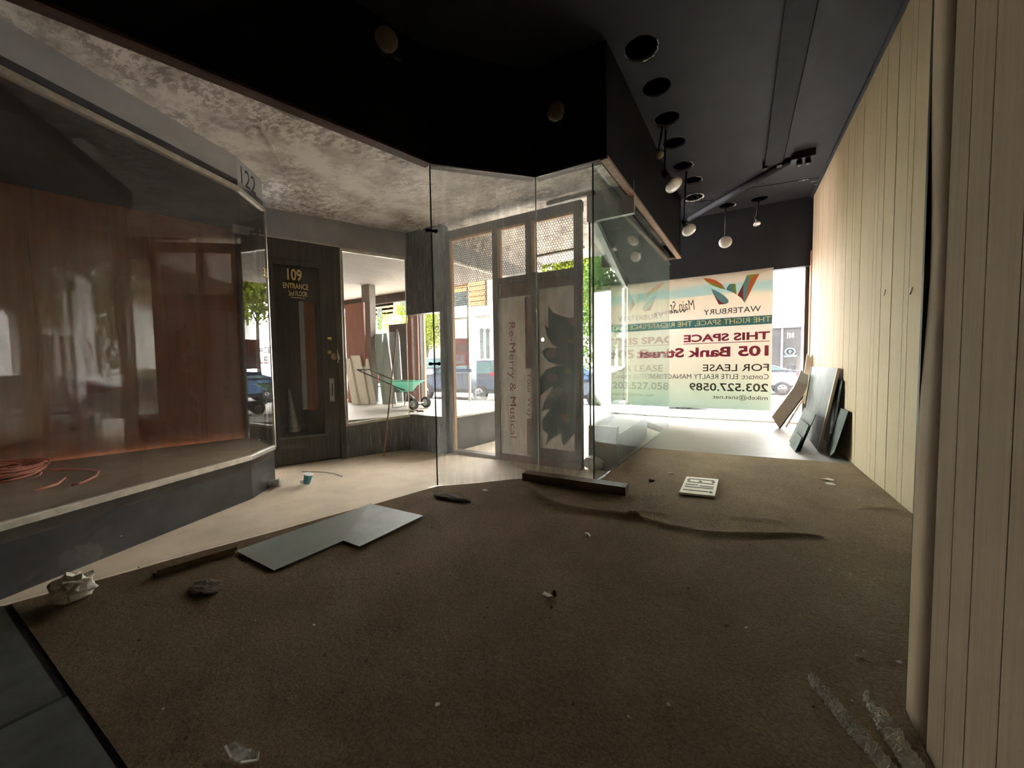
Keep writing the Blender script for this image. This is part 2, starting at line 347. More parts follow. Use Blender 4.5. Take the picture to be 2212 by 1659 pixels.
# carpet with ridges -------------------------------------------------
def carpet():
    poly = [(-3.22, .36), (.526, .36), (.526, 1.768), (RW-.004, 1.80), (RW-.004, 5.728), (-1.095, 5.577), (J3[0]+.012, J3[1]-.012), (J2[0]+.0, J2[1]-.012), (J1[0]+.014, J1[1]-.01)]
    n = len(poly)
    def inside(x, y):
        c = False
        for i in range(n):
            (x0, y0), (x1, y1) = poly[i], poly[i-1]
            if (y0 > y) != (y1 > y) and x < (x1-x0)*(y-y0)/(y1-y0)+x0: c = not c
        return c
    def snap(x, y):
        best = None
        for i in range(n):
            a = Vector(poly[i]); b = Vector(poly[i-1]); d = b-a; t = max(0, min(1, (Vector((x, y))-a).dot(d)/d.length_squared)); q = a+d*t
            k = (q-Vector((x, y))).length
            if best is None or k < best[0]: best = (k, q)
        return best
    def path(px): return [Zp(x, y, 0).to_2d() for x, y in px]
    ridges = [(path([(1140, 1048), (1165, 1075), (1215, 1098), (1290, 1110), (1370, 1118)]), .035, .045),
              (path([(1370, 1118), (1450, 1140), (1530, 1156), (1640, 1158), (1760, 1160)]), .026, .04),
              (path([(1590, 1120), (1680, 1128)]), .014, .04), (path([(1390, 1105), (1440, 1112)]), .012, .03),
              (path([(1880, 1098), (1940, 1105), (1972, 1118)]), .02, .04)]
    st = .024; vs = []; fs = []; idx = {}
    nx = int((RW+3.3)/st)+2; ny = int(5.5/st)+2
    rnd = random.Random(3)
    def hgt(x, y):
        h = .004*math.sin(x*5.1+y*2.3)*math.sin(y*4.3-x*1.7) + .004
        for pts, a, wd in ridges:
            d = 9
            for p, q in zip(pts, pts[1:]):
                e = q-p; t = max(0, min(1, (Vector((x, y))-p).dot(e)/e.length_squared)); d = min(d, (p+e*t-Vector((x, y))).length)
            if d < wd*3.5: h += a*math.exp(-(d/wd)**2)
        return h
    ins = {}
    for i in range(nx):
        for j in range(ny):
            ins[i, j] = inside(-3.3+i*st, .3+j*st)
    def vert(i, j):
        if (i, j) in idx: return idx[i, j]
        x, y = -3.3+i*st, .3+j*st
        if not ins[i, j]:
            k, q = snap(x, y); x, y = q
        vs.append((x, y, hgt(x, y)+rnd.uniform(-.0006, .0006))); idx[i, j] = len(vs)-1; return idx[i, j]
    for i in range(nx-1):
        for j in range(ny-1):
            c = [(i, j), (i+1, j), (i+1, j+1), (i, j+1)]
            if any(ins[k] for k in c): fs.append(tuple(vert(*k) for k in c))
    mb = MB(); mb.v = vs; mb.f = fs
    me = bpy.data.meshes.new('carpet'); me.from_pydata(vs, [], fs); me.validate(); me.update()
    o = link('carpet', me, 'carpet', smooth=True); meta(o, 'worn dark brown carpet with loose wrinkles covering the store floor', 'carpet')
carpet()
structure(MB().prism([(-1.10, 5.57), (RW, 5.73), (RW, 8.98), (-2.05, 8.98), (-1.06, 7.5)], -.004, .004), 'floor_plywood', 'plywood', 'bare pale plywood floor between carpet and street window')

# right wall and its panelling ---------------------------------------
wr = structure(MB().box((RW+.014, 1.0, -.16), (RW+.16, 9.1, CE+.1)), 'wall_right', 'black_paint', 'long tan wall of grooved vertical wood panelling')
def planks(parent, x, y0, y1, z0, z1, widths, th, m):
    y = y0; i = 0
    while y < y1-.01:
        wd = min(widths[i % len(widths)], y1-y)
        g = .0035; jog = random.uniform(-.0015, .0015)
        MB().box((x+jog, y+g/2, z0), (x+th, y+wd-g/2, z1)).build('plank', m, parent); y += wd; i += 1
planks(wr, RW, 1.80, 8.78, 0, CE, [.105, .15, .13, .19, .10, .16], .014, 'panelling')
for px in ((1911, 632), (1968, 628)):
    c = Xp(*px, RW-.004); MB().bar(c-Vector((0, .02, -.025)), c+Vector((0, .02, -.025)), .012, .006).build('paint_chip', 'white', wr)
jb = structure(MB().box((RW-.012, 8.78, 0), (RW+.16, 9.02, 3.2)), 'trim_1', 'jamb_wood', 'split reddish wood jamb between panelling and street window')
structure(MB().box((RW-.03, 1.8, CE-.05), (RW+.01, 8.9, CE+.01)), 'trim_2', 'ceiling_paint', 'dark moulding strip along the top of the panelled wall')
# near panelling that stands forward
wn = structure(MB().box((.548, -2.2, -.01), (.72, 1.735, CE+.05)), 'wall_right_near', 'black_paint', 'near stretch of tan grooved panelling standing forward at right edge')
ys = [-2.2, -1.95, -1.75, -1.5, -1.3, -1.05, -.85, -.6, -.4, -.15, .05, .3, .5, .74, .93, 1.10, 1.255, 1.388, 1.49, 1.593]
for a, b in zip(ys, ys[1:]): MB().box((.53, a+.002, 0), (.546, b-.002, CE)).build('plank', 'panelling', wn)
mb = MB(); N = 40                                   # last plank bows away from the wall edge
for i in range(N+1):
    z = CE*i/N; bow = .016*math.exp(-((z-1.50)/.40)**2) + .003*math.exp(-((z-2.2)/.6)**2)
    fl = -.022*math.exp(-((z)/.12)**2)
    mb.v += [(.53+fl*.2, 1.595, z), (.53+bow, 1.750, z), (.545+bow, 1.750, z), (.546, 1.595, z)]
for i in range(N):
    k = i*4
    for a, b in ((0, 1), (1, 2), (2, 3), (3, 0)): mb.f.append((k+a, k+b, k+4+b, k+4+a))
mb.f += [(3, 2, 1, 0), (N*4, N*4+1, N*4+2, N*4+3)]
mb.build('plank', 'panelling', wn, True)
MB().box((.5335, 1.751, 0), (.60, 1.766, CE)).build('stud', 'hanging_black', wn)

# store ceiling with round holes -------------------------------------
HOLES = [((-.79, 3.92), .155), ((-.75, 4.54), .15), ((-.735, 5.17), .145), ((-.73, 5.78), .145), ((-.69, 6.5), .145), ((-.60, 7.09), .14), ((-.64, 7.80), .155), ((-.12, 8.55), .14), ((.40, 8.55), .14)]
def ceiling():
    c = bpy.data.curves.new('c', 'CURVE'); c.dimensions = '2D'; c.fill_mode = 'BOTH'; c.extrude = .006
    def spl(pts):
        s = c.splines.new('POLY'); s.points.add(len(pts)-1); s.use_cyclic_u = True
        for p, q in zip(s.points, pts): p.co = (q[0], q[1], 0, 1)
    spl([(-3.7, -5), (RW+.1, -5), (RW+.1, 8.95), (-.80, 8.95), (S4[0]-.04, S4[1]), (S3[0]-.04, S3[1]), (S2[0]-.03, S2[1]+.04), (S1[0]-.05, S1[1]), (-3.7, -.9)])
    rnd = random.Random(5)
    for (x, y), r in HOLES:
        spl([(x+r*math.cos(t)*(1+rnd.uniform(-.03, .03)), y+r*math.sin(t)*(1+rnd.uniform(-.03, .03))) for t in [2*math.pi*i/24 for i in range(24)]])
    o = bpy.data.objects.new('c', c); me = bpy.data.meshes.new_from_object(o); bpy.data.objects.remove(o)
    me.materials.clear(); me.transform(Matrix.Translation((0, 0, CE+.006)))
    return meta(link('ceiling', me, 'ceiling_paint'), 'dark navy painted store ceiling with round cut-out holes', kind='structure')
ceil = ceiling()
structure(MB().box((-3.8, -5.2, 4.5), (RW+.4, 9.15, 4.7)), 'roof', 'black_paint', 'unseen dark slab added over the store ceiling void to keep sky light out')  # unseen slab, added to stop sky light leaking into the store
for i, ((x, y), r) in enumerate(HOLES):
    lab = ['nearest big', 'second', 'third', 'fourth', 'fifth', 'sixth', 'ragged white-rimmed seventh', 'small far left', 'small far right'][i]
    rr = r-.012
    e = empty('recessed_can', (x, y, CE), f'{lab} round recessed light hole in the dark ceiling', 'light fixture', 'round recessed openings in the ceiling')
    MB().lathe([(rr, .016), (rr, .16), (rr*.3, .19), (rr*.3, .20), (rr+.006, .20), (rr+.006, .016)], (x, y, CE)).build('can', 'can_inside' if i != 1 else 'bulb_dim', e, True)
    if i in (0, 4, 5, 6, 7):
        rnd = random.Random(i); k = 26 if i == 6 else 8
        for j in range(k):
            t = 2*math.pi*j/26 + (0.2 if i != 6 else 0) + (4.9 if i != 0 else 5.8)
            t2 = t+rnd.uniform(.15, .26); a = r+rnd.uniform(-.012, .0); b = a+rnd.uniform(.008, .02)*(1.4 if i == 6 else .8)
            MB().slab([(x+a*math.cos(t), y+a*math.sin(t), CE-.002), (x+b*math.cos(t), y+b*math.sin(t), CE-.004), (x+b*math.cos(t2), y+b*math.sin(t2), CE-.003), (x+a*math.cos(t2), y+a*math.sin(t2), CE-.001)], (0, 0, -.004)).build('torn_flake', 'torn_edge', e)
    if i == 6:
        for q in range(4):
            p0 = Vector((x-.08+.05*q, y-.1, CE+.05)); pts = [p0]
            for _ in range(7): pts.append(pts[-1]+Vector((rnd.uniform(-.05, .05), rnd.uniform(-.04, .06), -rnd.uniform(.02, .06))))
            MB().tube(pts, .004, 5).build('wire', 'hanging_black', e)
# long strip fixture, conduit and exit-light box on the ceiling
e = empty('strip_light', (.45, 5.4, CE), 'long dark painted strip light housing on the ceiling', 'light fixture')
MB().prism([(.32, 2.6), (.53, 2.6), (.60, 7.05), (.385, 6.98)], CE-.075, CE-.001).build('housing', 'duct_paint', e)
MB().prism([(.56, 2.6), (.63, 2.6), (.72, 7.0), (.62, 7.0)], CE-.03, CE-.001).build('side_flange', 'ceiling_paint', e)
for dx in (.39, .57): MB().box((dx-.03, 7.0, CE-.10), (dx+.03, 7.09, CE-.002)).build('end_clip', 'hanging_black', e)
e = empty('ceiling_conduit', (-.1, 8, CE), 'straight dark conduit crossing the ceiling diagonally', 'conduit')
a = Vector((-.80, 8.75, CE-.055)); b = Vector((.70, 7.03, CE-.055))
MB().tube([a, b], .05, 10).build('pipe', 'duct_paint', e, True)
MB().bar(a+Vector((.05, .05, .06)), b+Vector((.05, .05, .06)), .05, .10).build('backing_strip', 'hanging_black', e)
e = empty('emergency_light', (.86, 7.0, CE), 'small dark twin-head emergency light box on the ceiling', 'emergency light')
MB().box((.70, 6.92, CE-.10), (.98, 7.10, CE)).build('box', 'hanging_black', e)
for dx in (.80, .90):
    MB().lathe([(.03, 0), (.042, -.07), (.02, -.08)], (dx, 6.98, CE-.10)).build('head', 'hanging_black', e, True)
    MB().lathe([(.018, -.080), (.012, -.088)], (dx, 6.98, CE-.10)).build('lens', 'bulb_glass', e, True)
for k, (p, q) in enumerate([((1560, 415), (1690, 396)), ((1690, 396), (1773, 383)), ((1500, 437), (1558, 431))]):
    a, b = Zp(*p, CE-.003), Zp(*q, CE-.003)
    MB().bar(a, b, .016, .006).build('seam_crack', 'hanging_black', ceil)
for p in [(1612, 404), (1732, 390), (1740, 388), (1550, 432), (1758, 392), (1765, 398)]:
    c = Zp(*p, CE-.004); MB().bar(c-Vector((.04, .005, 0)), c+Vector((.04, .01, 0)), .012, .006).build('plaster_flake', 'torn_edge', ceil)
# header above street window
structure(MB().box((-2.2, 8.88, 2.945), (RW+.12, 9.05, 4.5)), 'wall_front_header', 'ceiling_paint', 'dark painted wall above the street window')

# soffit wall above the vestibule glass ------------------------------
sf = MB()
for p, q in ((S0, S1), (S1, S2), (S2, S3)): sf.wall(p, q, GT, CE+.3, 0, .09)
sf.wall(S3, S4, GT, CE+.3, 0, .09); sf.wall(S4, (-2.3, 7.767), GT, CE+.3, 0, .09)
structure(sf, 'wall_soffit', 'black_paint', 'black painted soffit wall above the glass entrance enclosure')
t = MB()
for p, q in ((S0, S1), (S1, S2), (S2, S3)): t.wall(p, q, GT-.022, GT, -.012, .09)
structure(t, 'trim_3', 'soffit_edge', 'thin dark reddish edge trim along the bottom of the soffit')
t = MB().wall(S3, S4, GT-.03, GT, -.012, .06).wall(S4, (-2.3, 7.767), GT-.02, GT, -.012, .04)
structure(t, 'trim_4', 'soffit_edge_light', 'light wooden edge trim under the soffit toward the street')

# vestibule ceiling ---------------------------------------------------
vc = structure(MB().prism([(-3.75, -1.5), (S0[0]-.03, S0[1]), (S1[0]-.04, S1[1]+.03), (S2[0]-.03, S2[1]+.05), (S3[0]-.05, S3[1]+.05), (-.95, 7.15), (-13, 7.15), (-13, -1.5)], VC, VC+.1), 'ceiling_vestibule', 'peeling_plaster', 'peeling whitish plaster ceiling of the recessed entrance')
for a, b, wd in [((560, 262), (640, 432), .035), ((640, 432), (618, 428), .03), ((250, 60), (560, 262), .05), ((640, 440), (830, 500), .03)]:
    p, q = Zp(*a, VC-.006), Zp(*b, VC-.006); MB().bar(p, q, wd, .012).build('moulding_strip', 'peeling_plaster', vc)
for a, b in [((1182, 443), (1285, 416)), ((1165, 470), (1258, 449)), ((1108, 564), (1262, 534))]:
    p, q = Zp(*a, VC-.02), Zp(*b, VC-.02); MB().bar(p, q, .05, .035).build('batten', 'stud_wood', vc)
for a, b in [((910, 497), (960, 492)), ((960, 492), (985, 503))]:
    p, q = Zp(*a, VC-.01), Zp(*b, VC-.01); MB().bar(p, q, .04, .02).build('batten', 'peeling_plaster', vc)
structure(MB().box((-13, 7.15, VC), (-.95, 7.30, 4.6)), 'wall_facade_upper', 'grey_fascia', 'grey street facade above the entrance ceiling')
e = empty('door_closer', Zp(630, 232, VC-.04), 'small dusty metal bracket fixed to the peeling entrance ceiling', 'bracket')
c = Zp(628, 232, VC-.035); MB().box((c.x-.10, c.y-.10, VC-.05), (c.x+.03, c.y+.10, VC)).build('plate', 'steel', e)
MB().box((c.x-.04, c.y+.10, VC-.035), (c.x+.0, c.y+.15, VC-.005)).build('lug', 'aluminium', e)

# glass enclosure panes -----------------------------------------------
def pane(name, p, q, z0, z1, m, label, th=.010, cat='glass pane', group=None, edge=True):
    o = MB().wall(p, q, z0, z1, th).build(name, m, label=label, cat=cat)
    if group: o['group'] = group
    return o
ge = empty('glass_enclosure', (*J1, .006), 'tall frameless glass screen enclosing the entrance', 'glass screen')
def gp(p, q, m, label, z1=GT-.026): meta(MB().wall(p, q, .006, z1, .010).build('pane', m, ge), label)
gp(J0, (J1[0]-.004, J1[1]-.012), 'glass_clear', 'clear left pane')
gp((J1[0]+.006, J1[1]+.006), (J2[0]-.004, J2[1]-.004), 'glass_dirty', 'streaky dirty pane')
gp((J2[0]+.006, J2[1]), (J3[0]-.005, J3[1]), 'glass_dirty', 'narrow dirty pane')
gp((J3[0]+.002, J3[1]+.010), J4, 'glass_green', 'greenish reflective pane')
MB().wall((J1[0]-.002, J1[1]-.006), (J1[0]+.004, J1[1]+.003), .01, GT-.026, .014).build('sealant_joint', 'dark_rubber', ge)
for zz in (Yp(932, 500, J1[1]).z, Yp(938, 786, J1[1]).z):
    d = Vector((.6, .8, 0)).normalized(); c = Vector((J1[0]+.012, J1[1]-.012, zz))
    cl = MB().bar(c-d*.05, c+d*.05, .02, .022).build('clip', 'dark_rubber', ge)
    for s in (-1, 1): MB().lathe([(.017, -.014), (.017, .014)], c+d*.042*s, (.8, -.6, 0), 12).build('clip_pad', 'dark_rubber', cl, True)
MB().wall((J2[0]-.001, J2[1]-.004), (J2[0]+.005, J2[1]+.002), .01, GT-.026, .012).build('polished_edge', 'torn_edge', ge)
MB().wall((J3[0]-.004, J3[1]-.004), (J3[0]+.002, J3[1]+.006), .01, GT-.026, .010).build('polished_edge', 'pane_dark', ge)

# wooden beam lying in front
e = None
b0 = Zp(1128, 1040, .0); b1 = Zp(1351, 1073, .0)
mb = MB(); d = (b1-b0).normalized(); n = Vector((-d.y, d.x, 0))
mb.hexa([b0+Vector((0, 0, .006)), b1+Vector((0, 0, .006)), b1+n*.13+Vector((0, 0, .006)), b0+n*.13+Vector((0, 0, .006)), b0+Vector((0, 0, .085)), b1+Vector((0, 0, .085)), b1+n*.13+Vector((0, 0, .085)), b0+n*.13+Vector((0, 0, .085))])
mb.build('wooden_beam', 'beam_wood', label='dark brown wooden beam lying on carpet against the glass corner', cat='beam')

# ------------------------------------------------------------------ left display window (A)
A0 = Vector((-4.215, 1.989)); A1 = Vector((-3.696, .4545)); dA = (A1-A0).normalized(); AX = A1+dA*.60; A2 = Vector((-4.52, 2.378)); DW0 = Vector((-5.25, 2.77))
bk = [(-5.52, 2.56), (-5.92, .94), (-6.3, -.9)]
st = MB().wall(AX, A0, VF-.04, .285, 0, .10).wall(A0, A2, VF-.04, .285, 0, .10)
structure(st, 'wall_display_bulkhead', 'bulkhead_black', 'low black polished bulkhead under the left display window')
structure(MB().prism([AX, A0, A2, (-5.2, 2.55), (-5.52, 2.56), (-5.92, .94), (-6.3, -.9)], .20, .30), 'floor_display', 'display_floor', 'brown display platform inside the left show window')
structure(MB().prism([AX, A0, A2, (-5.25, 2.75), (-5.6, 2.56), (-6.02, .94), (-6.4, -.9)], 2.99, 3.05), 'ceiling_display', 'ceiling_paint', 'dark ceiling inside the left show window')
dw = structure(MB().wall((-5.56, 2.60), (-5.96, .94), .28, 3.0, -.05, -.01).wall((-5.96, .94), (-6.35, -.9), .28, 3.0, -.05, -.01).wall((-6.35, -.9), AX, .2, 3.05, -.06, 0), 'wall_display_back', 'mahogany', 'reddish brown wood back wall of the left show window')
def board_run(parent, p, q, wd, z0, z1, m, name='panel_board'):
    p = Vector(p); q = Vector(q); d = (q-p); k = max(1, round(d.length/wd))
    for i in range(k):
        a = p+d*(i/k)+d.normalized()*.002; b = p+d*((i+1)/k)-d.normalized()*.002
        MB().wall(a, b, z0, z1, 0, .012).build(name, m, parent)
board_run(dw, (-5.96, .94), (-5.56, 2.60), .42, .30, 2.98, 'mahogany'); board_run(dw, (-6.35, -.9), (-5.96, .94), .46, .30, 2.98, 'mahogany')
structure(MB().wall((-5.24, 2.70), (-5.56, 2.585), .28, 3.0, 0, .03), 'wall_display_end', 'dark_door', 'dark end wall of the left show window beside the door')
structure(MB().wall(AX, A0, 2.985, VC+.02, 0, .08), 'wall_display_fascia', 'grey_fascia', 'grey fascia board above the left show window')
cf = structure(MB().wall(A0, A2, 2.985, VC+.02, 0, .08), 'wall_chamfer_fascia', 'grey_fascia', 'short grey corner fascia with dark painted numerals')
dch = (A2-A0).normalized(); d3 = Vector((dch.x, dch.y, 0)); nch = Vector((dch.y, -dch.x, 0))
text('122', 'hanging_black', cf, Vector((*A0, 3.05))+d3*.07+nch*.001, d3, (0, 0, 1), w=.28, h=.17, name='numeral')
def rail(name, pts, z, m, label, w=.035, h=.045):
    e = MB()
    for p, q in zip(pts, pts[1:]):
        e.wall(p, q, z-h/2, z+h/2-.012, -.018, w-.018); e.wall(p, q, z+h/2-.012, z+h/2, -.006, w-.018)
    return e.build(name, m, label=label, cat='window rail')
rail('sill_rail', [AX, A0, A2], .305, 'aluminium', 'lower metal sill rail of the left show window', .045, .05)
rail('head_rail', [AX, A0, A2], 2.965, 'aluminium', 'upper metal head rail of the left show window', .045, .05)
gA = dA*.004
pane('display_glass', AX, A0, .328, 2.945, 'glass_display', 'large reflective glass of the left show window', .008)
pane('display_glass', (A0[0]-.004, A0[1]+.005), A2, .328, 2.945, 'glass_display', 'narrow corner glass of the left show window beside the door', .008)
MB().wall((A2.x-.01, A2.y+.012), (A2.x-.022, A2.y+.028), .3, 2.98, .02).build('corner_mullion', 'aluminium', label='bright slim metal mullion ending the left show window', cat='mullion')
text('33', 'gold_leaf', None, Vector((-4.47, 2.325, 2.22)), d3, (0, 0, 1), w=.10, h=.09, name='gilt_numeral')
meta(bpy.data.objects['gilt_numeral'], 'small gold numerals on the narrow corner glass', 'lettering')
# red wire coil on the display platform
e = empty('wire_coil', (-5.35, .66, .30), 'messy coil of red copper wire on the left display platform', 'wire coil')
rnd = random.Random(11)
for k in range(22):
    r = rnd.uniform(.16, .36); cx, cy_ = -5.42+rnd.uniform(-.05, .05), .62+rnd.uniform(-.05, .05); z = .312+rnd.uniform(0, .12)*(1-r)
    ti = rnd.uniform(-.03, .03)
    MB().tube([(cx+r*math.cos(t)*1.25, cy_+r*math.sin(t)*.75, z+ti*math.sin(t+k)) for t in [2*math.pi*i/28 for i in range(28)]], .008, 6, closed=True).build('loop', 'copper_wire', e, True)
for pts in [[(140, 1032), (125, 1045), (100, 1053), (75, 1060)], [(110, 1015), (150, 1013), (195, 1014), (213, 1018), (208, 1028), (180, 1042), (155, 1048)]]:
    MB().tube([Zp(*p, .31) for p in pts], .009, 6).build('loose_end', 'copper_wire', e, True)

# ------------------------------------------------------------------ entrance door 109 and window B, one plane
D0 = Vector((-5.262, 2.735)); D1 = Vector((-4.868, 3.555)); B1 = Vector((-4.44, 4.42))
dD = (D1-D0).normalized(); nD = Vector((dD.y, -dD.x)); d3 = Vector((*dD, 0)); n3 = Vector((*nD, 0))   # n3 points into the vestibule
def DP(s, z, o=0): return Vector((D0.x+dD.x*s+nD.x*o, D0.y+dD.y*s+nD.y*o, z))
LD = (D1-D0).length
def dbox(mb, s0, s1, z0, z1, o0, o1):
    return mb.hexa([DP(s0, z0, o0), DP(s1, z0, o0), DP(s1, z0, o1), DP(s0, z0, o1), DP(s0, z1, o0), DP(s1, z1, o0), DP(s1, z1, o1), DP(s0, z1, o1)])
structure(dbox(dbox(dbox(MB(), -.12, .03, VF, 2.94, -.1, .03), LD-.055, LD+.01, VF, 2.88, -.1, .03), -.12, LD+.01, 2.66, 2.93, -.1, .0), 'door_frame', 'dark_door', 'dark worn frame of the second floor entrance door')
structure(MB().wall(DW0, (-5.25, 2.72), VF, VC, .05), 'trim_5', 'dark_door', 'dark strip between show window and entrance door')
structure(dbox(MB(), -.3, LD+.02, 2.90, VC+.01, -.06, .02), 'wall_door_fascia', 'grey_fascia', 'grey fascia above the entrance door')
rail('door_head_trim', [DP(-.1, 0, .03).to_2d(), DP(LD, 0, .03).to_2d()], 2.905, 'aluminium', 'thin metal strip above the entrance door', .02, .02)
dr = empty('door_1', DP(LD/2, VF), 'dark wooden entrance door with gilt lettering on its glass', 'door'); del dr['category']; meta(dr, kind='structure')
s0, s1 = .03, LD-.06; g0, g1 = .10, .665; zg0, zg1 = .27, 2.58
dbox(MB(), s0, g0, VF+.01, 2.66, -.05, -.005).build('stile', 'dark_door', dr); dbox(MB(), g1, s1, VF+.01, 2.66, -.05, -.005).build('stile', 'dark_door', dr)
dbox(MB(), g0, g1, VF+.01, zg0, -.05, -.005).build('bottom_rail', 'dark_door', dr); dbox(MB(), g0, g1, zg1, 2.66, -.05, -.005).build('top_rail', 'dark_door', dr)
dg = dbox(MB(), g0, g1, zg0, zg1, -.032, -.026).build('door_glass', 'glass_display', dr)
for a in [(g0, g0+.012, zg0, zg1), (g1-.012, g1, zg0, zg1)]: dbox(MB(), *a, -.03, .0).build('bead', 'dark_door', dr)
dbox(MB(), g0-.01, g1+.01, zg0-.025, zg0, -.03, .012).build('bead', 'slab_grey', dr)
for s, (b, z, h, w_) in enumerate([('109', 2.38, .155, .17), ('ENTRANCE', 2.27, .075, .30), ('2nd FLOOR', 2.175, .07, .225)]):
    sc0 = (.27, .215, .275)[s]
    text(b, 'gold_leaf', dg, DP(sc0, z, -.024), d3, (0, 0, 1), w=w_, h=h, bold=.02, name='gilt_lettering')
dbox(MB(), .30, .47, 2.150, 2.158, -.0255, -.0245).build('gilt_underline', 'gold_leaf', dg)
hp = dbox(MB(), .73, .79, .72, 1.05, -.006, .004).build('pull_plate', 'steel', dr)
MB().tube([DP(.76, .80, .004), DP(.76, .805, .035), DP(.76, .97, .035), DP(.76, .975, .004)], .007, 6).build('pull_handle', 'hanging_black', hp, True)
lk = MB().lathe([(.026, -.004), (.024, .012), (.01, .016)], DP(.745, 1.42), n3).build('lock_cylinder', 'brass_gold', dr, True)
MB().lathe([(.05, -.004), (.045, .008)], DP(.81, 1.36), n3).build('escutcheon', 'jamb_wood', dr, True)
MB().tube([DP(.85, 1.27, .01), DP(.86, 1.34, .03), DP(.85, 1.45, .01)], .012, 6).build('latch_strap', 'off_white', dr, True)
dbox(MB(), .73, .78, 1.60, 1.63, -.006, .001).build('small_plate', 'gold_leaf', dr)
# hallway behind the door: dark box, post and board just inside imitating reflected strips, metal cone
hb_ = dbox(dbox(dbox(dbox(MB(), -.45, LD+.0, VF, 3.0, -1.30, -1.25), -.12, -.07, VF, 3.0, -1.25, -.10), LD-.03, LD+.0, VF, 3.0, -1.25, -.10), -.12, LD, 2.96, 3.0, -1.25, -.10)
structure(hb_, 'wall_hall', 'dark_door', 'dark hall wall behind the entrance door')
dbox(MB(), .40, .455, .62, 2.12, -.16, -.10).build('grey_reflection_post', 'grey_fascia', label='grey post behind the entrance door glass imitating a reflected strip', cat='post')
dbox(MB(), .47, .60, .60, 2.12, -.20, -.17).build('red_reflection_board', 'red_wood', label='upright red board behind the entrance door glass imitating a reflected strip', cat='board')
MB().lathe([(.085, 0), (.06, .1), (.012, .62)], DP(.30, VF+.42, -.30), (.1, -.15, 1), 16).build('metal_cone', 'steel', label='tapering shiny metal cone behind the entrance door glass', cat='cone')
dbox(MB(), .20, .42, VF, VF+.42, -.42, -.20).build('dark_crate', 'dark_door', label='dark crate standing behind the entrance door glass', cat='crate')

# window B
WL = (B1-D1).length; dB = (B1-D1).normalized(); nB = Vector((dB.y, -dB.x))
def BP(s, z, o=0): return Vector((D1.x+dB.x*s+nB.x*o, D1.y+dB.y*s+nB.y*o, z))
def bbox(mb, s0, s1, z0, z1, o0, o1):
    return mb.hexa([BP(s0, z0[0] if isinstance(z0, tuple) else z0, o0), BP(s1, z0[1] if isinstance(z0, tuple) else z0, o0), BP(s1, z0[1] if isinstance(z0, tuple) else z0, o1), BP(s0, z0[0] if isinstance(z0, tuple) else z0, o1),
                    BP(s0, z1[0] if isinstance(z1, tuple) else z1, o0), BP(s1, z1[1] if isinstance(z1, tuple) else z1, o0), BP(s1, z1[1] if isinstance(z1, tuple) else z1, o1), BP(s0, z1[0] if isinstance(z1, tuple) else z1, o1)])
structure(bbox(MB(), .02, WL+.03, VF-.04, (.345, .405), -.08, 0), 'wall_marble_base', 'black_marble', 'black marble bulkhead under the window beside the entrance door')
structure(bbox(MB(), -.02, WL+.05, (2.90, 2.90), VC+.01, -.08, .02), 'wall_window_fascia', 'grey_fascia', 'grey fascia above the window beside the entrance door')
wb = empty('window_1', BP(WL/2, .37), 'aluminium framed show window beside the entrance door', 'window'); del wb['category']; meta(wb, kind='structure')
bbox(MB(), .02, WL, (.345, .405), (.385, .445), -.03, .02).build('sill_rail', 'aluminium', wb); bbox(MB(), .02, WL, 2.855, 2.90, -.03, .02).build('head_rail', 'aluminium', wb)
bbox(MB(), .02, .05, .36, 2.88, -.03, .02).build('jamb_rail', 'aluminium', wb); bbox(MB(), WL-.008, WL, .40, 2.88, -.02, .004).build('jamb_rail', 'aluminium', wb)
bbox(MB(), .05, WL-.008, .40, 2.86, -.012, -.004).build('pane', 'glass_clear', wb)
# marble pier with low window
mp = MB().box((-4.44, 4.42, VF-.04), (-3.70, 4.56, .44)).box((-4.44, 4.42, 2.01), (-3.70, 4.56, VC+.01)).box((-3.775, 4.42, .44), (-3.70, 4.56, 2.01))
structure(mp, 'wall_marble_pier', 'black_marble', 'streaked black marble pier with a low window between door wall and wooden frame')
w2 = empty('window_2', (-4.1, 4.49, .44), 'low window in the black marble pier', 'window'); del w2['category']; meta(w2, kind='structure')
MB().box((-4.42, 4.48, .44), (-3.775, 4.488, 2.01)).build('pane', 'glass_clear', w2)
# display B interior
structure(MB().prism([BP(.0, 0, -.08)[:2], (-4.46, 4.52), (-3.72, 4.58), (-3.46, 6.75), (-12, 6.75), (-12, 3.9), (-6.7, 3.9)], .30, .42), 'floor_display_far', 'display_floor_light', 'pale display platform with boards and green spreader')
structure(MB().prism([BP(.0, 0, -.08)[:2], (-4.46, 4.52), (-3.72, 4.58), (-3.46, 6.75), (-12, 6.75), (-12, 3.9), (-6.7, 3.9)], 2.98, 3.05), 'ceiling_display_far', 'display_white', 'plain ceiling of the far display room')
structure(MB().wall((-3.70, 4.57), (-3.44, 6.75), VF-.04, .40, 0, .08), 'wall_outer_bulkhead', 'bulkhead_black', 'low black bulkhead beyond the wooden frame')
structure(MB().wall((-3.70, 4.57), (-3.44, 6.75), 2.79, 3.05, 0, .06), 'wall_outer_fascia', 'grey_fascia', 'grey fascia of the outer display seen through chicken wire')
structure(MB().wall((-3.71, 4.57), (-3.40, 7.2), 3.05, VC, 0, .06), 'trim_6', 'peeling_plaster', 'plaster band above the outer display fascia')
rail('outer_head_rail', [(-3.69, 4.60), (-3.43, 6.75)][::-1], 2.775, 'aluminium', 'bright metal head rail of the outer display', .04, .035)
rail('outer_sill_rail', [(-3.69, 4.60), (-3.43, 6.75)][::-1], .415, 'aluminium', 'bright metal sill rail of the outer display', .04, .03)
pane('outer_glass', (-3.71, 4.6), (-3.45, 6.73), .432, 2.757, 'glass_clear', 'outer display side glass beyond the timber frame', .008)
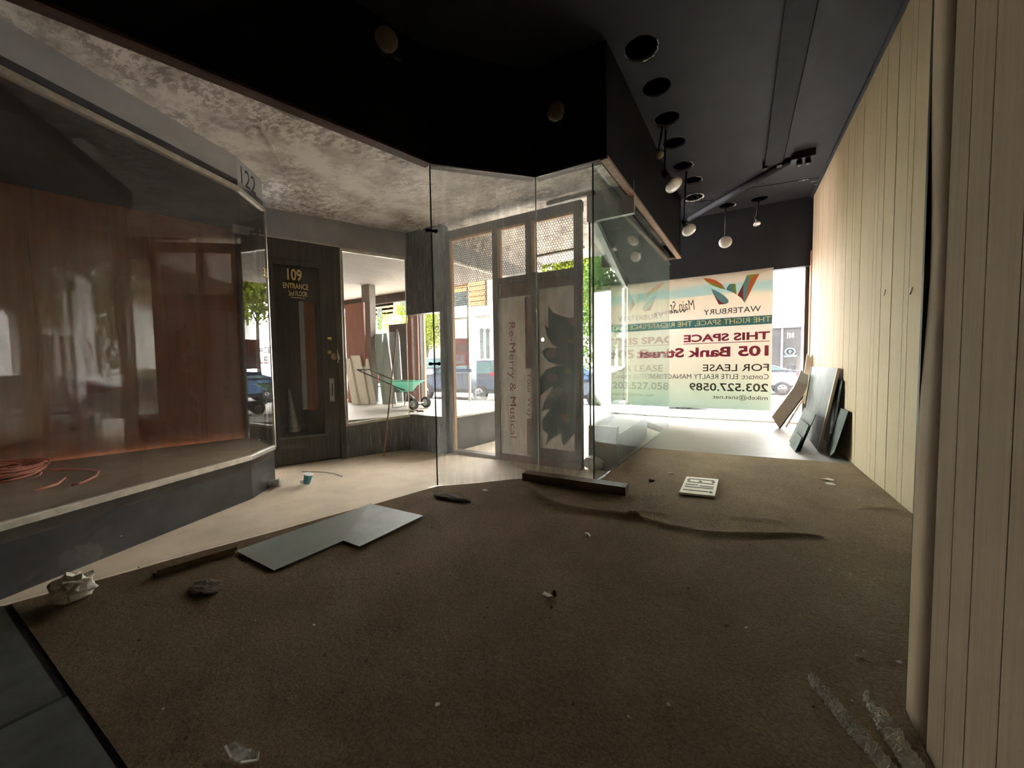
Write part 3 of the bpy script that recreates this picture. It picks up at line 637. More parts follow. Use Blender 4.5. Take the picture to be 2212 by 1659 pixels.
structure(MB().box((-12.2, 3.6, .3), (-12, 6.75, 3.05)), 'wall_display_far', 'display_white', 'far side wall of the display room')
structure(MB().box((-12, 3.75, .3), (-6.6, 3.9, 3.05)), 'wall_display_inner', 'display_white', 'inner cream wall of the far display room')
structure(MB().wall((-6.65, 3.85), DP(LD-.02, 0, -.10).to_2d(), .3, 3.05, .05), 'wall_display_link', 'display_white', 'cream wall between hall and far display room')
structure(MB().box((-12, 6.68, 2.78), (-6.6, 6.78, 3.05)), 'trim_7', 'facade_brown', 'dark beam over the far display opening')
# things in display B
B_ = .42
def upright(name, px, Y, m, label, cat, th=.03, dy=1):
    return MB().slab([Yp(x, y, Y) for x, y in px], (0, th*dy, 0)).build(name, m, label=label, cat=cat)
def foot(o):
    return o
def standing(name, x0, x1, Y, z1, m, label, cat, lean=.12, th=.03, xs=0, z0=B_, shear=0):
    """board standing on the display floor, leaning back"""
    return MB().hexa([(x0, Y, z0+.001), (x1, Y, z0+.001), (x1, Y+th, z0+.001), (x0, Y+th, z0+.001), (x0+shear, Y+lean, z1), (x1+shear, Y+lean, z1), (x1+shear, Y+lean+th, z1), (x0+shear, Y+lean+th, z1)]).build(name, m, label=label, cat=cat)
def xat(px, py, Y): return Yp(px, py, Y).x
MB().box((xat(746, 700, 5.56), 5.56, B_), (xat(786, 700, 5.56), 5.60, Yp(770, 655, 5.56).z)).build('red_plywood', 'red_wood', label='tall red plywood panel standing left in the far display', cat='panel')
MB().box((xat(783, 700, 5.68), 5.68, B_), (xat(800, 700, 5.68), 5.84, 2.98)).build('dark_post', 'stud_wood', label='dark wooden post between red panel and glass sheets', cat='post')
MB().box((xat(882, 750, 5.7), 5.7, B_), (xat(903, 750, 5.7), 5.74, Yp(890, 668, 5.7).z)).build('red_plywood', 'red_wood', label='narrow red panel behind the green spreader', cat='panel')
MB().box((xat(903, 750, 5.75), 5.75, B_), (xat(908, 750, 5.75), 5.83, 2.98)).build('dark_post', 'dark_door', label='thin dark post right of the narrow red panel', cat='post')
MB().box((xat(908, 750, 6.6), 6.6, B_), (xat(916, 750, 6.6), 6.66, 2.98)).build('pale_post', 'jamb_wood', label='slim pinkish post beside the street opening', cat='post')
MB().box((xat(842, 780, 6.2), 6.2, B_), (xat(881, 780, 6.2), 6.23, Yp(860, 700, 6.2).z)).build('brown_plywood', 'facade_brown', label='dull brown panel behind the leaning pole', cat='panel')
for i, (a, b, tp) in enumerate([((741, 752), 772, -.10), ((756, 774), 768, -.14), ((775, 790), 778, -.14)]):
    Y = 5.36+.05*i; sh = xat(a[0], 780, Y+.1)-xat(a[0]+20, 880, Y)
    standing('pale_board', xat(a[0]+20, 880, Y), xat(a[1]+22, 880, Y), Y, Yp(765, (774, 768, 776)[i], Y+.12).z, 'pale_board', ['leftmost wide pale board leaning in the far display', 'middle tallest pale board leaning in the far display', 'right pale board leaning beside the dark post'][i], 'board', shear=sh)
for i, (x0, x1, yt, Y, sh) in enumerate([(806, 818, 690, 5.62, -.10), (818, 846, 720, 5.68, -.36), (836, 860, 718, 5.95, -.2)]):
    standing('glass_sheet', xat(x0+8, 870, Y), xat(x1+10, 870, Y), Y, Yp(825, yt, Y+.1).z, 'pane_dusty' if i == 1 else 'glass_green', ['narrow green glass sheet leaning beside the dark post', 'wide pale glass sheet leaning behind the spreader handles', 'greenish glass sheet leaning before the brown panel'][i], 'glass sheet', shear=sh)
MB().lathe([(.10, 0), (.12, .03), (.10, .16), (.0, .17)], Zp(756, 868, B_)+Vector((-.3, .1, .15)), (0, 1, 0), 16).build('grey_disc', 'grey_fascia', label='grey round disc leaning beside the pale boards', cat='disc')
# green broadcast spreader
e = empty('spreader', (-5.1, 5.15, B_), 'green wheeled lawn spreader with long grey push handle', 'spreader')
def SP(px, py, Y): return Yp(px, py, Y)
Yw = 5.06; wr_ = .105; wc = Yp(893, 866, Yw); wc.z = B_+wr_
for dy, nm in ((0, 'near'), (.36, 'far')):
    c = Vector((wc.x-(.03 if dy else 0), wc.y+dy, B_+wr_))
    ty = MB().lathe([(wr_*.72, -.03), (wr_, -.022), (wr_, .022), (wr_*.72, .03)], c, (0, 1, 0), 24).build('wheel', 'tyre', e, True)
    MB().lathe([(wr_*.60, -.032), (wr_*.58, -.037), (.012, -.034)], c, (0, 1, 0), 20).build('hubcap', 'grey_fascia', ty, True)
    for k in range(8):
        t = k*math.pi/4; MB().lathe([(.008, -.038), (.008, -.042)], c+Vector((math.cos(t)*wr_*.4, 0, math.sin(t)*wr_*.4)), (0, 1, 0), 6).build('hub_hole', 'white', ty)
MB().tube([wc+Vector((0, -.02, 0)), wc+Vector((0, .38, 0))], .010, 8).build('axle', 'steel', e)
hz = Yp(903, 822, 5.2).z; hx0 = xat(842, 825, 5.2); hx1 = xat(904, 825, 5.2); hb = Yp(880, 846, 5.2).z
mb = MB(); n = 24; pr_ = []
for (rx, ry, zz, ox) in [(.10, .10, hb, .02), (.20, .17, (hb+hz)/2, .0), ((hx1-hx0)/2, .22, hz, 0), ((hx1-hx0)/2+.012, .232, hz, 0), ((hx1-hx0)/2+.012, .232, hz-.015, 0)]:
    pr_.append([((hx0+hx1)/2+.04*(zz-hz)+ox+rx*math.copysign(abs(math.cos(t))**.6, math.cos(t)), 5.25+ry*math.copysign(abs(math.sin(t))**.6, math.sin(t)), zz) for t in [2*math.pi*i/n for i in range(n)]])
for rg in pr_: mb.v += rg
for k in range(len(pr_)-1):
    for i in range(n): mb.f.append((k*n+i, k*n+(i+1) % n, (k+1)*n+(i+1) % n, (k+1)*n+i))
mb.f.append(tuple(range(n)))
mb.build('hopper', 'spreader_green', e, True)
for dy in (0, .3):
    p0 = Yp(866, 840, 5.1)+Vector((0, dy, 0)); p1 = Yp(772, 799, 5.1)+Vector((0, dy, 0))
    MB().tube([p0+(p0-p1).normalized()*.1, p0, p1, p1+Vector((.0, .02 if not dy else -.02, .01))], .014, 8).build('handle_tube', 'dark_rubber', e, True)
pa = Yp(772, 799, 5.1); MB().tube([pa, pa+Vector((0, .3, 0))], .013, 8).build('handle_grip', 'dark_rubber', e, True)
st0 = Yp(852, 842, 5.1); MB().tube([st0, Vector((st0.x-.05, st0.y, .60)), Vector((st0.x-.06, st0.y, B_+.014)), Vector((st0.x-.0, st0.y, B_+.013)), Vector((st0.x-.0, st0.y+.3, B_+.013)), Vector((st0.x-.06, st0.y+.3, B_+.014)), Vector((st0.x, st0.y+.3, .7))], .010, 8).build('rest_leg', 'slab_grey', e, True)
MB().box((st0.x-.06, 5.14, st0.z-.05), (st0.x+.10, 5.34, st0.z+.06)).build('gearbox', 'slab_grey', e)
MB().bar(wc+Vector((-.05, .18, 0)), Vector(((hx0+hx1)/2, 5.25, hb)), .03).build('strut', 'slab_grey', e)
rnd = random.Random(2)
mb = MB()
for k in range(7): c = Zp(888+k*4, 889+rnd.uniform(-1.5, 1.5), B_); mb.lathe([(.028, 0), (.03, .015), (.012, .03)], c, (0, 0, 1), 7)
mb.build('gravel_trail', 'dirt', label='small row of dark pebbles on the pale platform below the spreader', cat='pebbles', kind='stuff')
# pole leaning against window B on the vestibule side
pb = Vector((BP(.47, 0, .28).x, BP(.47, 0, .28).y, VF+.012)); pt = Yp(882, 718, 4.30); 
q = BP(.80, 1.78, .016)
MB().tube([pb, q], .011, 8).build('leaning_pole', 'jamb_wood', True and None, label='thin brown pole leaning against the window beside the door', cat='pole')
MB().tube([Zp(*p, VF+.006) for p in [(652, 1019), (700, 1020), (722, 1023), (740, 1029)]], .004, 6).build('loose_wire', 'hanging_black', label='thin dark wire lying on the entrance floor before the door', cat='wire')
# cup and small jar on vestibule floor
c = Zp(662, 1046, VF)
e = empty('paper_cup', c, 'crushed blue and white paper cup on the entrance floor', 'cup')
ax = Vector((.25, .1, 1)).normalized(); mb = MB().lathe([(.036, .004), (.050, .11), (.047, .11), (.033, .008)], c+Vector((0, 0, .008)), ax, 18); mb.build('cup_body', 'cyan_cup', e, True)
MB().lathe([(.0515, .108), (.0525, .116), (.049, .117)], c+Vector((0, 0, .008)), ax, 18).build('rim', 'white', e, True)
MB().box((c.x-.03, c.y-.055, VF+.02), (c.x+.01, c.y-.045, VF+.055)).build('print_patch', 'white', e)
c = Zp(580, 1053, VF)
e = empty('glass_jar', c, 'small metal tin lying beside the black bulkhead corner', 'tin')
MB().lathe([(.038, 0), (.04, .004), (.04, .10), (.036, .105)], c+Vector((0, 0, .042)), (.75, .65, .05), 18).build('tin_body', 'steel', e, True)
MB().lathe([(.042, .10), (.042, .125), (.036, .13)], c+Vector((0, 0, .042)), (.75, .65, .05), 18).build('tin_lid', 'aluminium', e, True)

# ------------------------------------------------------------------ wooden frame closing the entrance
FY = 4.50
fr = empty('timber_frame', (-2.65, FY, VF), 'weathered timber frame with chicken wire closing the entrance', 'frame')
def stud(x0, x1, z0, z1, y0=FY, y1=FY+.09, m='stud_wood', name='stud'): return MB().box((x0, y0, z0), (x1, y1, z1)).build(name, m, fr)
stud(-3.705, -3.63, VF, 3.06); stud(-2.885, -2.80, VF, 3.06); stud(-2.365, -2.285, 2.385, 3.06); stud(-2.30, -2.19, VF, 2.40); stud(-1.70, -1.61, VF, 3.06)
stud(-3.72, -1.60, 3.06, 3.18, name='head_plate'); stud(-2.80, -1.61, 2.30, 2.385, name='mid_rail'); stud(-2.80, -1.61, VF, VF+.085, FY-.02, FY+.10, 'poster_border', 'kick_board'); stud(-3.70, -2.80, VF, VF+.045, y1=FY+.14, m='stud_wood', name='bottom_plate')
for x0, x1, z0, z1 in [(-3.63, -3.60, VF+.045, 3.06), (-3.60, -2.89, 3.03, 3.06), (-2.80, -2.76, 2.385, 3.06), (-2.76, -2.37, 3.03, 3.06), (-2.285, -1.70, 3.03, 3.06), (-2.285, -2.25, 2.385, 3.06)]:
    stud(x0, x1, z0, z1, FY+.005, FY+.06, 'fresh_pine', 'pine_liner')
stud(-2.76, -2.37, 2.37, 2.39, FY+.01, FY+.1, 'stud_wood', 'bottom_liner')
# chicken wire
def hexwire(x0, x1, z0, z1, y, a=.021):
    mb = MB(); segs = set(); dx = a*math.sqrt(3); dz = a*1.5
    nz = int((z1-z0)/dz)+1; nx = int((x1-x0)/dx)+1
    for r in range(nz):
        for c in range(nx):
            cx = x0+dx*(c+.5*(r % 2)); cz = z0+dz*r
            pts = [(round(cx+a*math.sin(math.pi/3*k), 4), round(cz+a*math.cos(math.pi/3*k), 4)) for k in range(6)]
            for k in range(6):
                p, q = pts[k], pts[(k+1) % 6]
                if min(p[0], q[0]) < x0-.002 or max(p[0], q[0]) > x1+.002 or min(p[1], q[1]) < z0-.002 or max(p[1], q[1]) > z1+.002: continue
                segs.add((min(p, q), max(p, q)))
    for p, q in segs: mb.tube([(p[0], y, p[1]), (q[0], y, q[1])], .0032, 3, cap=False)
    o = mb.build('chicken_wire', 'wire_mesh', fr); o['kind'] = 'stuff'
hexwire(-3.62, -2.87, 2.05, 3.05, FY+.075); hexwire(-2.77, -2.36, 2.43, 3.05, FY+.075); hexwire(-2.27, -1.69, 2.43, 3.05, FY+.075)
# posters hung in the frame, seen from behind
po = empty('poster', (-2.49, FY+.02, 0), 'tall faded grey poster with red lettering hung in the timber frame', 'poster')
PYB = FY+.03
MB().box((-2.80, PYB, VF+.06), (-2.29, PYB+.004, 2.33)).build('paper', 'poster_paper', po)
MB().box((-2.80, PYB-.003, 2.12), (-2.30, PYB-.001, 2.33)).build('top_border', 'poster_border', po)
MB().box((-2.40, PYB-.003, 1.15), (-2.30, PYB-.001, 2.10)).build('stripe', 'poster_stripe', po); MB().box((-2.39, PYB-.003, -.02), (-2.30, PYB-.001, .48)).build('stripe', 'poster_stripe', po)
text('Re-Merry & Musical', 'poster_red', po, (-2.68, PYB-.003, 1.78), (0, 0, -1), (1, 0, 0), w=1.58, h=.13)
text('Your Way', 'poster_red', po, (-2.40, PYB-.003, 1.10), (0, 0, -1), (1, 0, 0), w=.60, h=.10)
p2 = empty('poster', (-1.92, FY+.02, 0), 'tall poster with dark green pointed leaves and hands in the timber frame', 'poster')
hc = Yp(1172, 733.5, PYB)
def sheet_with_hole(x0, x1, z0, z1, y, th, cx, cz, r):
    mb = MB(); n = 24; ang = [2*math.pi*i/n for i in range(n)]
    def edge(t):
        c, s_ = math.cos(t), math.sin(t); k = min(((x1-cx) if c > 0 else (x0-cx))/c if abs(c) > 1e-6 else 1e9, ((z1-cz) if s_ > 0 else (z0-cz))/s_ if abs(s_) > 1e-6 else 1e9); return (cx+c*k, cz+s_*k)
    corners = sorted([(math.atan2(z-cz, x-cx) % (2*math.pi), (x, z)) for x in (x0, x1) for z in (z0, z1)])
    for i in range(n):
        t0, t1 = ang[i], ang[i]+2*math.pi/n
        out = [edge(t0)] + [p for a_, p in corners if t0 < a_ < t1] + [edge(t1)]
        poly = [(cx+r*math.cos(t1), cz+r*math.sin(t1)), (cx+r*math.cos(t0), cz+r*math.sin(t0))] + out
        mb.slab([(p[0], y, p[1]) for p in poly], (0, th, 0))
    return mb
sheet_with_hole(-2.21, -1.60, VF+.06, 2.33, PYB, .004, hc.x, hc.z, .022).build('paper', 'poster_paper', p2)
MB().box((-2.21, PYB-.003, 2.18), (-1.60, PYB-.001, 2.33)).build('top_border', 'poster_border', p2); MB().box((-2.21, PYB-.003, VF+.06), (-1.60, PYB-.001, .10)).build('bottom_border', 'poster_border', p2)
def lz(zx, zy): return Yp(1060+zx*230/795, 560+zy*230/795, PYB)     # measured points on the poster plane
def ppoly(pts, m, name, off=.003, parent=p2):
    mb = MB(); v = [lz(*p)+Vector((0, -off, 0)) for p in pts]; mb.slab(v, (0, .0015, 0)); return mb.build(name, m, parent)
def fan(pts): return pts
leafs = [[(430, 345), (470, 400), (530, 425), (640, 450), (640, 660), (500, 660), (445, 600), (432, 500)], [(400, 488), (440, 520), (470, 560), (500, 660), (455, 630), (420, 570)],
         [(375, 690), (420, 660), (480, 665), (640, 650), (640, 800), (510, 790), (440, 770), (400, 730)], [(370, 1020), (372, 880), (420, 820), (500, 795), (640, 790), (640, 960), (470, 945), (410, 985)],
         [(380, 1140), (400, 1070), (470, 945), (640, 940), (640, 1130), (450, 1118), (410, 1122)], [(410, 1390), (430, 1310), (390, 1270), (385, 1200), (445, 1118), (640, 1120), (640, 1290), (520, 1300), (450, 1345)],
         [(525, 1300), (640, 1285), (600, 1330), (550, 1390), (535, 1375)]]
for l in leafs: ppoly(l, 'poster_leaf', 'leaf')
for l in [[(410, 700), (440, 668), (490, 670), (488, 720), (450, 742), (420, 730)], [(412, 880), (440, 850), (500, 862), (502, 915), (450, 920)], [(620, 720), (645, 700), (645, 760), (622, 750)]]: ppoly(l, 'poster_pink', 'blossom', .005)
ppoly([(440, 1000), (455, 970), (500, 955), (545, 965), (520, 975), (550, 985), (520, 993), (545, 1010), (515, 1010), (525, 1025), (490, 1020), (500, 1052), (480, 1045), (450, 1030)], 'poster_hand', 'printed_hand', .005)
ppoly([(520, 1165), (575, 1145), (580, 1180), (595, 1200), (580, 1230), (555, 1215)], 'poster_fist', 'printed_hand', .005)
ppoly([(575+30*math.cos(math.pi*k/6)*(1 if k % 2 else .6), 835+34*math.sin(math.pi*k/6)*(1 if k % 2 else .6)) for k in range(12)], 'poster_star', 'printed_star', .005)
ppoly([(600+24*math.cos(math.pi*k/6)*(1 if k % 2 else .6), 610+28*math.sin(math.pi*k/6)*(1 if k % 2 else .6)) for k in range(12)], 'poster_star', 'printed_star', .005)
ppoly([(580, 440), (640, 430), (640, 500), (600, 495)], 'poster_border', 'blossom', .005)
# right outer display: black corner bulkhead, mullion, glass
R0 = (-1.535, 4.64); R1 = (-2.12, 8.95)
structure(MB().box((-1.555, 4.60, VF-.04), (-1.20, 4.70, .43)).wall(R0, R1, VF-.04, (.43, .30), -.06, 0), 'wall_corner_bulkhead', 'bulkhead_black', 'low black corner bulkhead right of the timber frame')
structure(MB().prism([(-1.50, 4.70), (-1.24, 4.70), (-1.22, 6.6), (-2.0, 8.85)], -.05, .285), 'wall_platform_base', 'bulkhead_black', 'black base under the right outer display platform')
structure(MB().prism([(-1.50, 4.70), (-1.24, 4.70), (-1.22, 6.6), (-2.0, 8.85)], .286, .30), 'floor_display_right', 'plywood', 'pale platform behind the black corner bulkhead')
MB().box((-1.545, 4.61, .43), (-1.528, 4.63, 3.0)).build('corner_post', 'dark_rubber', label='slim black corner post rising from the black bulkhead', cat='post')
pane('outer_glass', (-1.55, 4.66), (-2.13, 8.92), .42, 2.97, 'glass_clear', 'right outer display glass between corner post and street', .008)
structure(MB().wall((-1.50, 4.60), (-2.16, 8.95), 2.93, VC+.02, -.05, .03), 'wall_right_fascia', 'grey_fascia', 'grey fascia above the right outer display glass')
structure(MB().prism([(-1.5, 4.66), (-1.10, 4.66), (-1.0, 7.70), (-2.0, 8.85)], 3.02, 3.06), 'ceiling_display_right', 'black_paint', 'dark ceiling over the right outer display')
structure(MB().wall((-1.0, 4.62), (-1.56, 4.62), 2.93, VC+.02, -.03, .03), 'trim_8', 'grey_fascia', 'short grey fascia return above the black corner post')

# ------------------------------------------------------------------ street window with banner
sw = empty('window_3', (-.4, 9, 0), 'wide street window behind the lease banner', 'window'); del sw['category']; meta(sw, kind='structure')
MB().box((-2.14, 8.96, -.15), (RW, 9.08, .035)).build('sill', 'off_white', sw)
MB().box((-2.10, 9.0, .035), (1.17, 9.008, 2.95)).build('pane', 'glass_street', sw)
MB().box((1.155, 8.96, .03), (RW-.012, 9.06, 2.95)).build('jamb', 'dark_door', sw); MB().box((-2.14, 8.97, .03), (-2.10, 9.04, 2.95)).build('jamb', 'aluminium', sw)
BX0, BX1, BZ0, BZ1, BY = -2.07, .657, .245, 2.985, 8.86
bn = empty('lease_banner', (-.7, BY, BZ0), 'large see-through lease banner hung inside the street window', 'banner')
mb = MB(); NX, NZ = 40, 20
def sag(x, z):
    u = (x-BX0)/(BX1-BX0); v = (z-BZ0)/(BZ1-BZ0); return .012*math.sin(math.pi*u)**.8*max(0, v-.55)/.45 - .04*u*(1-v)*0
def wav(x, z): return .006*math.sin(x*9)*math.sin(z*3)
for j in range(NZ+1):
    for i in range(NX+1):
        x = BX0+(BX1-BX0)*i/NX; z = BZ0+(BZ1-BZ0)*j/NZ
        mb.v.append((x, BY+wav(x, z)*0, z-sag(x, z)))
for j in range(NZ):
    for i in range(NX): k = j*(NX+1)+i; mb.f.append((k, k+1, k+NX+2, k+NX+1))
me = bpy.data.meshes.new('cloth'); n0 = len(mb.v); mb.v += [(x, y+.003, z) for x, y, z in mb.v]; mb.f += [tuple(reversed([i+n0 for i in f])) for f in mb.f]
mb.build('cloth', 'banner_cloth', bn)
def bz(zx, zy): return Yp(1420+zx/4.741, 570+zy/4.741, BY)
def bpoly(pts, m, name, off=.004):
    return MB().slab([bz(*p)+Vector((0, -off, 0)) for p in pts], (0, .001, 0)).build(name, m, bn)
def bsm(pts, k=4):   # smooth closed outline
    out = []; n = len(pts)
    for i in range(n):
        p0, p1, p2_, p3 = [Vector(pts[(i+j-1) % n]) for j in range(4)]
        out.append(p1)
    return [tuple(p) for p in out]
for pts, m in [([(470, 148), (530, 150), (600, 170), (660, 208), (700, 265), (655, 232), (600, 208), (530, 188)], 'ink_orange'), ([(470, 148), (530, 188), (600, 208), (655, 232), (700, 266), (640, 250), (560, 222), (510, 190)], 'ink_lime'),
               ([(548, 250), (575, 295), (600, 345), (650, 390), (700, 412), (630, 417), (600, 360)], 'ink_maroon'), ([(548, 250), (620, 285), (690, 330), (728, 370), (728, 395), (700, 412), (650, 390), (600, 345), (575, 295)], 'ink_blue'),
               ([(705, 266), (722, 228), (738, 206), (770, 206), (780, 260), (786, 298), (745, 280)], 'ink_blue'), ([(770, 206), (800, 204), (812, 318), (786, 298), (780, 260)], 'ink_lime'),
               ([(820, 322), (850, 265), (885, 195), (876, 260), (876, 330), (890, 395), (860, 350)], 'ink_maroon'), ([(885, 195), (918, 118), (945, 150), (928, 230), (915, 310), (896, 405), (876, 330), (876, 260)], 'ink_blue'),
               ([(918, 118), (980, 108), (1045, 100), (990, 125), (950, 160), (940, 175), (945, 150)], 'ink_lime'), ([(1045, 100), (990, 125), (950, 160), (928, 230), (915, 310), (903, 385), (950, 290), (1000, 190)], 'ink_orange')]:
    bpoly(pts, m, 'logo_leaf')
def btext(t, xl, xr, yt, yb, m, prefix=None, shear=0, bold=0.0):
    a = bz(xr, yb); b = bz(xr, yt); c = bz(xl, yb)
    return text(t, m, bn, (a.x, BY-.004, a.z), (-1, 0, 0), (0, 0, 1), w=a.x-c.x, h=b.z-a.z, prefix=prefix, shear=shear, bold=bold)
btext('WATERBURY', 475, 1060, 428, 486, 'ink_black', bold=.0)
btext('Main St.', 120, 382, 365, 470, 'ink_black', shear=.25, bold=-.005)
btext('Waterbury', -35, 300, 460, 508, 'ink_black', bold=.02)
z0, z1 = bz(1180, 612).z, bz(1180, 522).z
MB().slab([(BX0, BY-.004, z0), (BX1-.01, BY-.004, z0), (BX1-.01, BY-.004, z1), (BX0, BY-.004, z1)], (0, .001, 0)).build('title_band', 'ink_teal', bn)
a = bz(1162, 600); c = bz(385, 618)
text('THE RIGHT SPACE, THE RIGHT PLACE', 'ink_yellow', bn, (a.x, BY-.0055, z0+.025), (-1, 0, 0), (0, 0, 1), w=a.x-c.x, h=(z1-z0)*.72, prefix='THE RIGHT SPACE,', bold=.01)
btext('THIS SPACE', 270, 1152, 688, 772, 'ink_maroon', bold=.035)
MB().slab([(bz(1152, 790).x, BY-.004, bz(1152, 793).z), (bz(265, 800).x, BY-.004, bz(1152, 793).z), (bz(265, 800).x, BY-.004, bz(1152, 786).z), (bz(1152, 790).x, BY-.004, bz(1152, 786).z)], (0, .001, 0)).build('underline', 'ink_maroon', bn)
btext('105 Bank Street', 108, 1138, 832, 942, 'ink_maroon', prefix='105 Bank St', bold=.035)
btext('FOR LEASE', 465, 1142, 1022, 1098, 'ink_brown', bold=.01)
btext('Contact: ELITE REALTY MANAGEMENT', 105, 1140, 1128, 1182, 'ink_brown', prefix='Contact: ELITE REALTY MANAG')
btext('203.527.0589', 328, 1133, 1226, 1312, 'ink_brown', bold=.018)
btext('mikeb@snet.net', 568, 1130, 1350, 1408, 'ink_brown', bold=.002)
for x, z in [(BX0+.03, BZ1-.05), (BX0+.03, BZ0+.03), (BX1-.03, BZ0+.03), (BX1-.03, BZ1-.03), (-1.2, BZ0+.03), (-.45, BZ0+.03)]:
    MB().lathe([(.018, -.004), (.018, .004)], (x, BY-.003, z), (0, 1, 0), 12).build('eyelet', 'aluminium', bn)

# ------------------------------------------------------------------ things leaning at the right wall
def leanpane(name, y0, y1, xb0, xb1, xt, h, th, m, label, clip=None, ylean=0, edge=None):
    a = Vector((xb0, y0, .006)); b = Vector((xb1, y1, .006)); c = Vector((xt, y1+ylean, h)); d = Vector((xt, y0+ylean, h))
    n = (b-a).cross(d-a).normalized()
    if n.x > 0: n = -n
    pts = [a, b, c, d]
    if clip == 'corner': pts = [a+(b-a)*.35, b, c, d, a+(d-a)*.16]
    e = empty(name, (a+b)/2, label, 'glass sheet')
    MB().slab(pts, n*th).build('sheet', m, e)
    if edge:
        o = (b-a).normalized()
        MB().slab([a-o*.004, a+o*.0, d+o*.0, d-o*.004], n*th).build('green_edge', edge, e)
    return e
e = leanpane('leaning_glass', 6.34, 8.2, 1.005, 1.075, 1.19, 1.10, .012, 'pane_lean', 'largest dusty glass sheet leaning on the panelled wall')
MB().bar((1.0, 6.32, .02), (1.185, 6.34, 1.10), .035, .03).build('dusty_edge_strip', 'cardboard', e)
MB().bar((1.052, 8.20, .02), (1.175, 8.21, 1.10), .014, .012).build('green_edge', 'pane_green', e)
e.name = 'leaning_glass'
leanpane('leaning_glass', 5.86, 6.33, 1.06, 1.09, 1.20, .60, .008, 'pane_lean', 'right-hand small glass sheet with a clipped corner beside the panelling', clip='corner')
leanpane('leaning_glass', 6.22, 6.50, 1.11, 1.12, 1.205, .95, .008, 'pane_dark', 'tall narrow dark glass behind the clipped sheet')
leanpane('leaning_glass', 6.26, 7.15, .80, .80, .955, .50, .008, 'pane_lean', 'front small glass sheet leaning before the largest sheet', edge='pane_dark')
leanpane('leaning_glass', 6.20, 6.95, .765, .755, .875, .36, .006, 'pane_lean', 'low glass offcut propped in front of the small sheets', edge='pane_green')
leanpane('leaning_glass', 6.17, 6.62, .735, .725, .80, .20, .006, 'pane_lean', 'lowest glass offcut at the very front of the stack', edge='pane_green')
# cardboard pack and wooden offcut
Yc = 8.22
e = empty('cardboard_pack', (.8, Yc, 0), 'long flattened cardboard pack leaning against the glass sheets', 'cardboard')
def cp(pts, th, m, name, Y=Yc): return MB().slab([Yp(x, y, Y) for x, y in pts], (0, th, 0)).build(name, m, e)
cp([(1667, 901), (1714, 838), (1738, 848), (1736, 853), (1683, 925)], .10, 'cardboard', 'sleeve')
cp([(1714, 838), (1722, 822), (1745, 832), (1738, 848)], .11, 'cardboard', 'flap', Yc-.01); cp([(1722, 822), (1731, 797), (1737, 806), (1746, 810), (1745, 832)], .09, 'off_white', 'torn_top')
cp([(1683, 925), (1736, 853), (1735, 859), (1686, 926)], .14, 'dark_rubber', 'dark_side', Yc+.01)
e = empty('wood_offcut', (1.0, 8.5, 0), 'forked pale wood offcut standing behind the cardboard pack', 'offcut')
def cp2(pts, th, m, name, Y): return MB().slab([Yp(x, y, Y) for x, y in pts], (0, th, 0)).build(name, m, e)
cp2([(1728, 860), (1744, 764), (1750, 772), (1748, 806), (1736, 872)], .03, 'cardboard', 'board', 8.46); cp2([(1736, 872), (1750, 772), (1763, 755), (1756, 800), (1742, 872)], .03, 'pale_board', 'board', 8.47)
MB().bar(Yp(1732, 866, 8.48), (.86, 8.48, .006), .04, .03).build('foot', 'cardboard', e)

# ------------------------------------------------------------------ things on the carpet
# vent cover plate
v4 = [Zp(1467, 1063, .03), Zp(1544, 1071, .03), Zp(1552, 1035, .03), Zp(1483, 1029, .03)]
e = empty('vent_cover', (v4[0]+v4[2])/2*1.0-Vector((0, 0, .022)), 'off-white slotted vent cover lying on the carpet', 'vent cover')
MB().slab([p-Vector((0, 0, .018)) for p in v4], (0, 0, .018)).build('plate', 'white_plastic', e)
def vp(u, v, z=.0305): p = v4[0].lerp(v4[1], u).lerp(v4[3].lerp(v4[2], u), v); return Vector((p.x, p.y, z))
for v, u0, u1 in [(.86, .10, .90), (.66, .09, .90), (.50, .08, .45), (.46, .5, .92), (.36, .09, .91), (.17, .08, .80)]:
    MB().bar(vp(u0, v), vp(u1, v-.02*(v == .66)), .022, .002).build('slot', 'slot_dark', e)
for u, v in [(.12, .77), (.48, .74), (.87, .76), (.87, .16)]: MB().bar(vp(u-.045, v), vp(u+.045, v), .05, .002).build('stain', 'can_inside', e)
# flat glass on the floor
def flat(name, pts, z, th, m, label):
    return MB().slab([Zp(x, y, z) for x, y in pts], (0, 0, th)).build(name, m, label=label, cat='glass sheet')
flat('floor_glass', [(510, 1191), (592, 1234), (870, 1113), (802, 1089)], .014, .005, 'pane_grey', 'long pale green glass strip lying on the carpet edge')
flat('floor_glass', [(740, 1168), (777, 1182), (914, 1115), (800, 1089)], .021, .005, 'pane_dusty', 'dusty glass piece lying over the right end of the long strip')
a, b = Zp(330, 1240, .02), Zp(505, 1189, .02)
MB().bar(a, b, .05, .02).bar(a+Vector((.03, .01, .015)), b+Vector((.02, .01, .015)), .012, .02).build('dark_channel', 'can_inside', label='dark metal channel lying along the carpet edge', cat='channel')
# dark threshold slabs at lower left
o = MB().box((-3.15, -.7, .0), (-2.075, .325, .035)).build('threshold_slab', 'slab_grey', label='dark grey slab at the lower left farther from camera', cat='slab')
o = MB().box((-2.055, -.7, .0), (-.9, .335, .035)).build('threshold_slab', 'slab_grey', label='dark grey slab at the lower left nearest the camera', cat='slab')
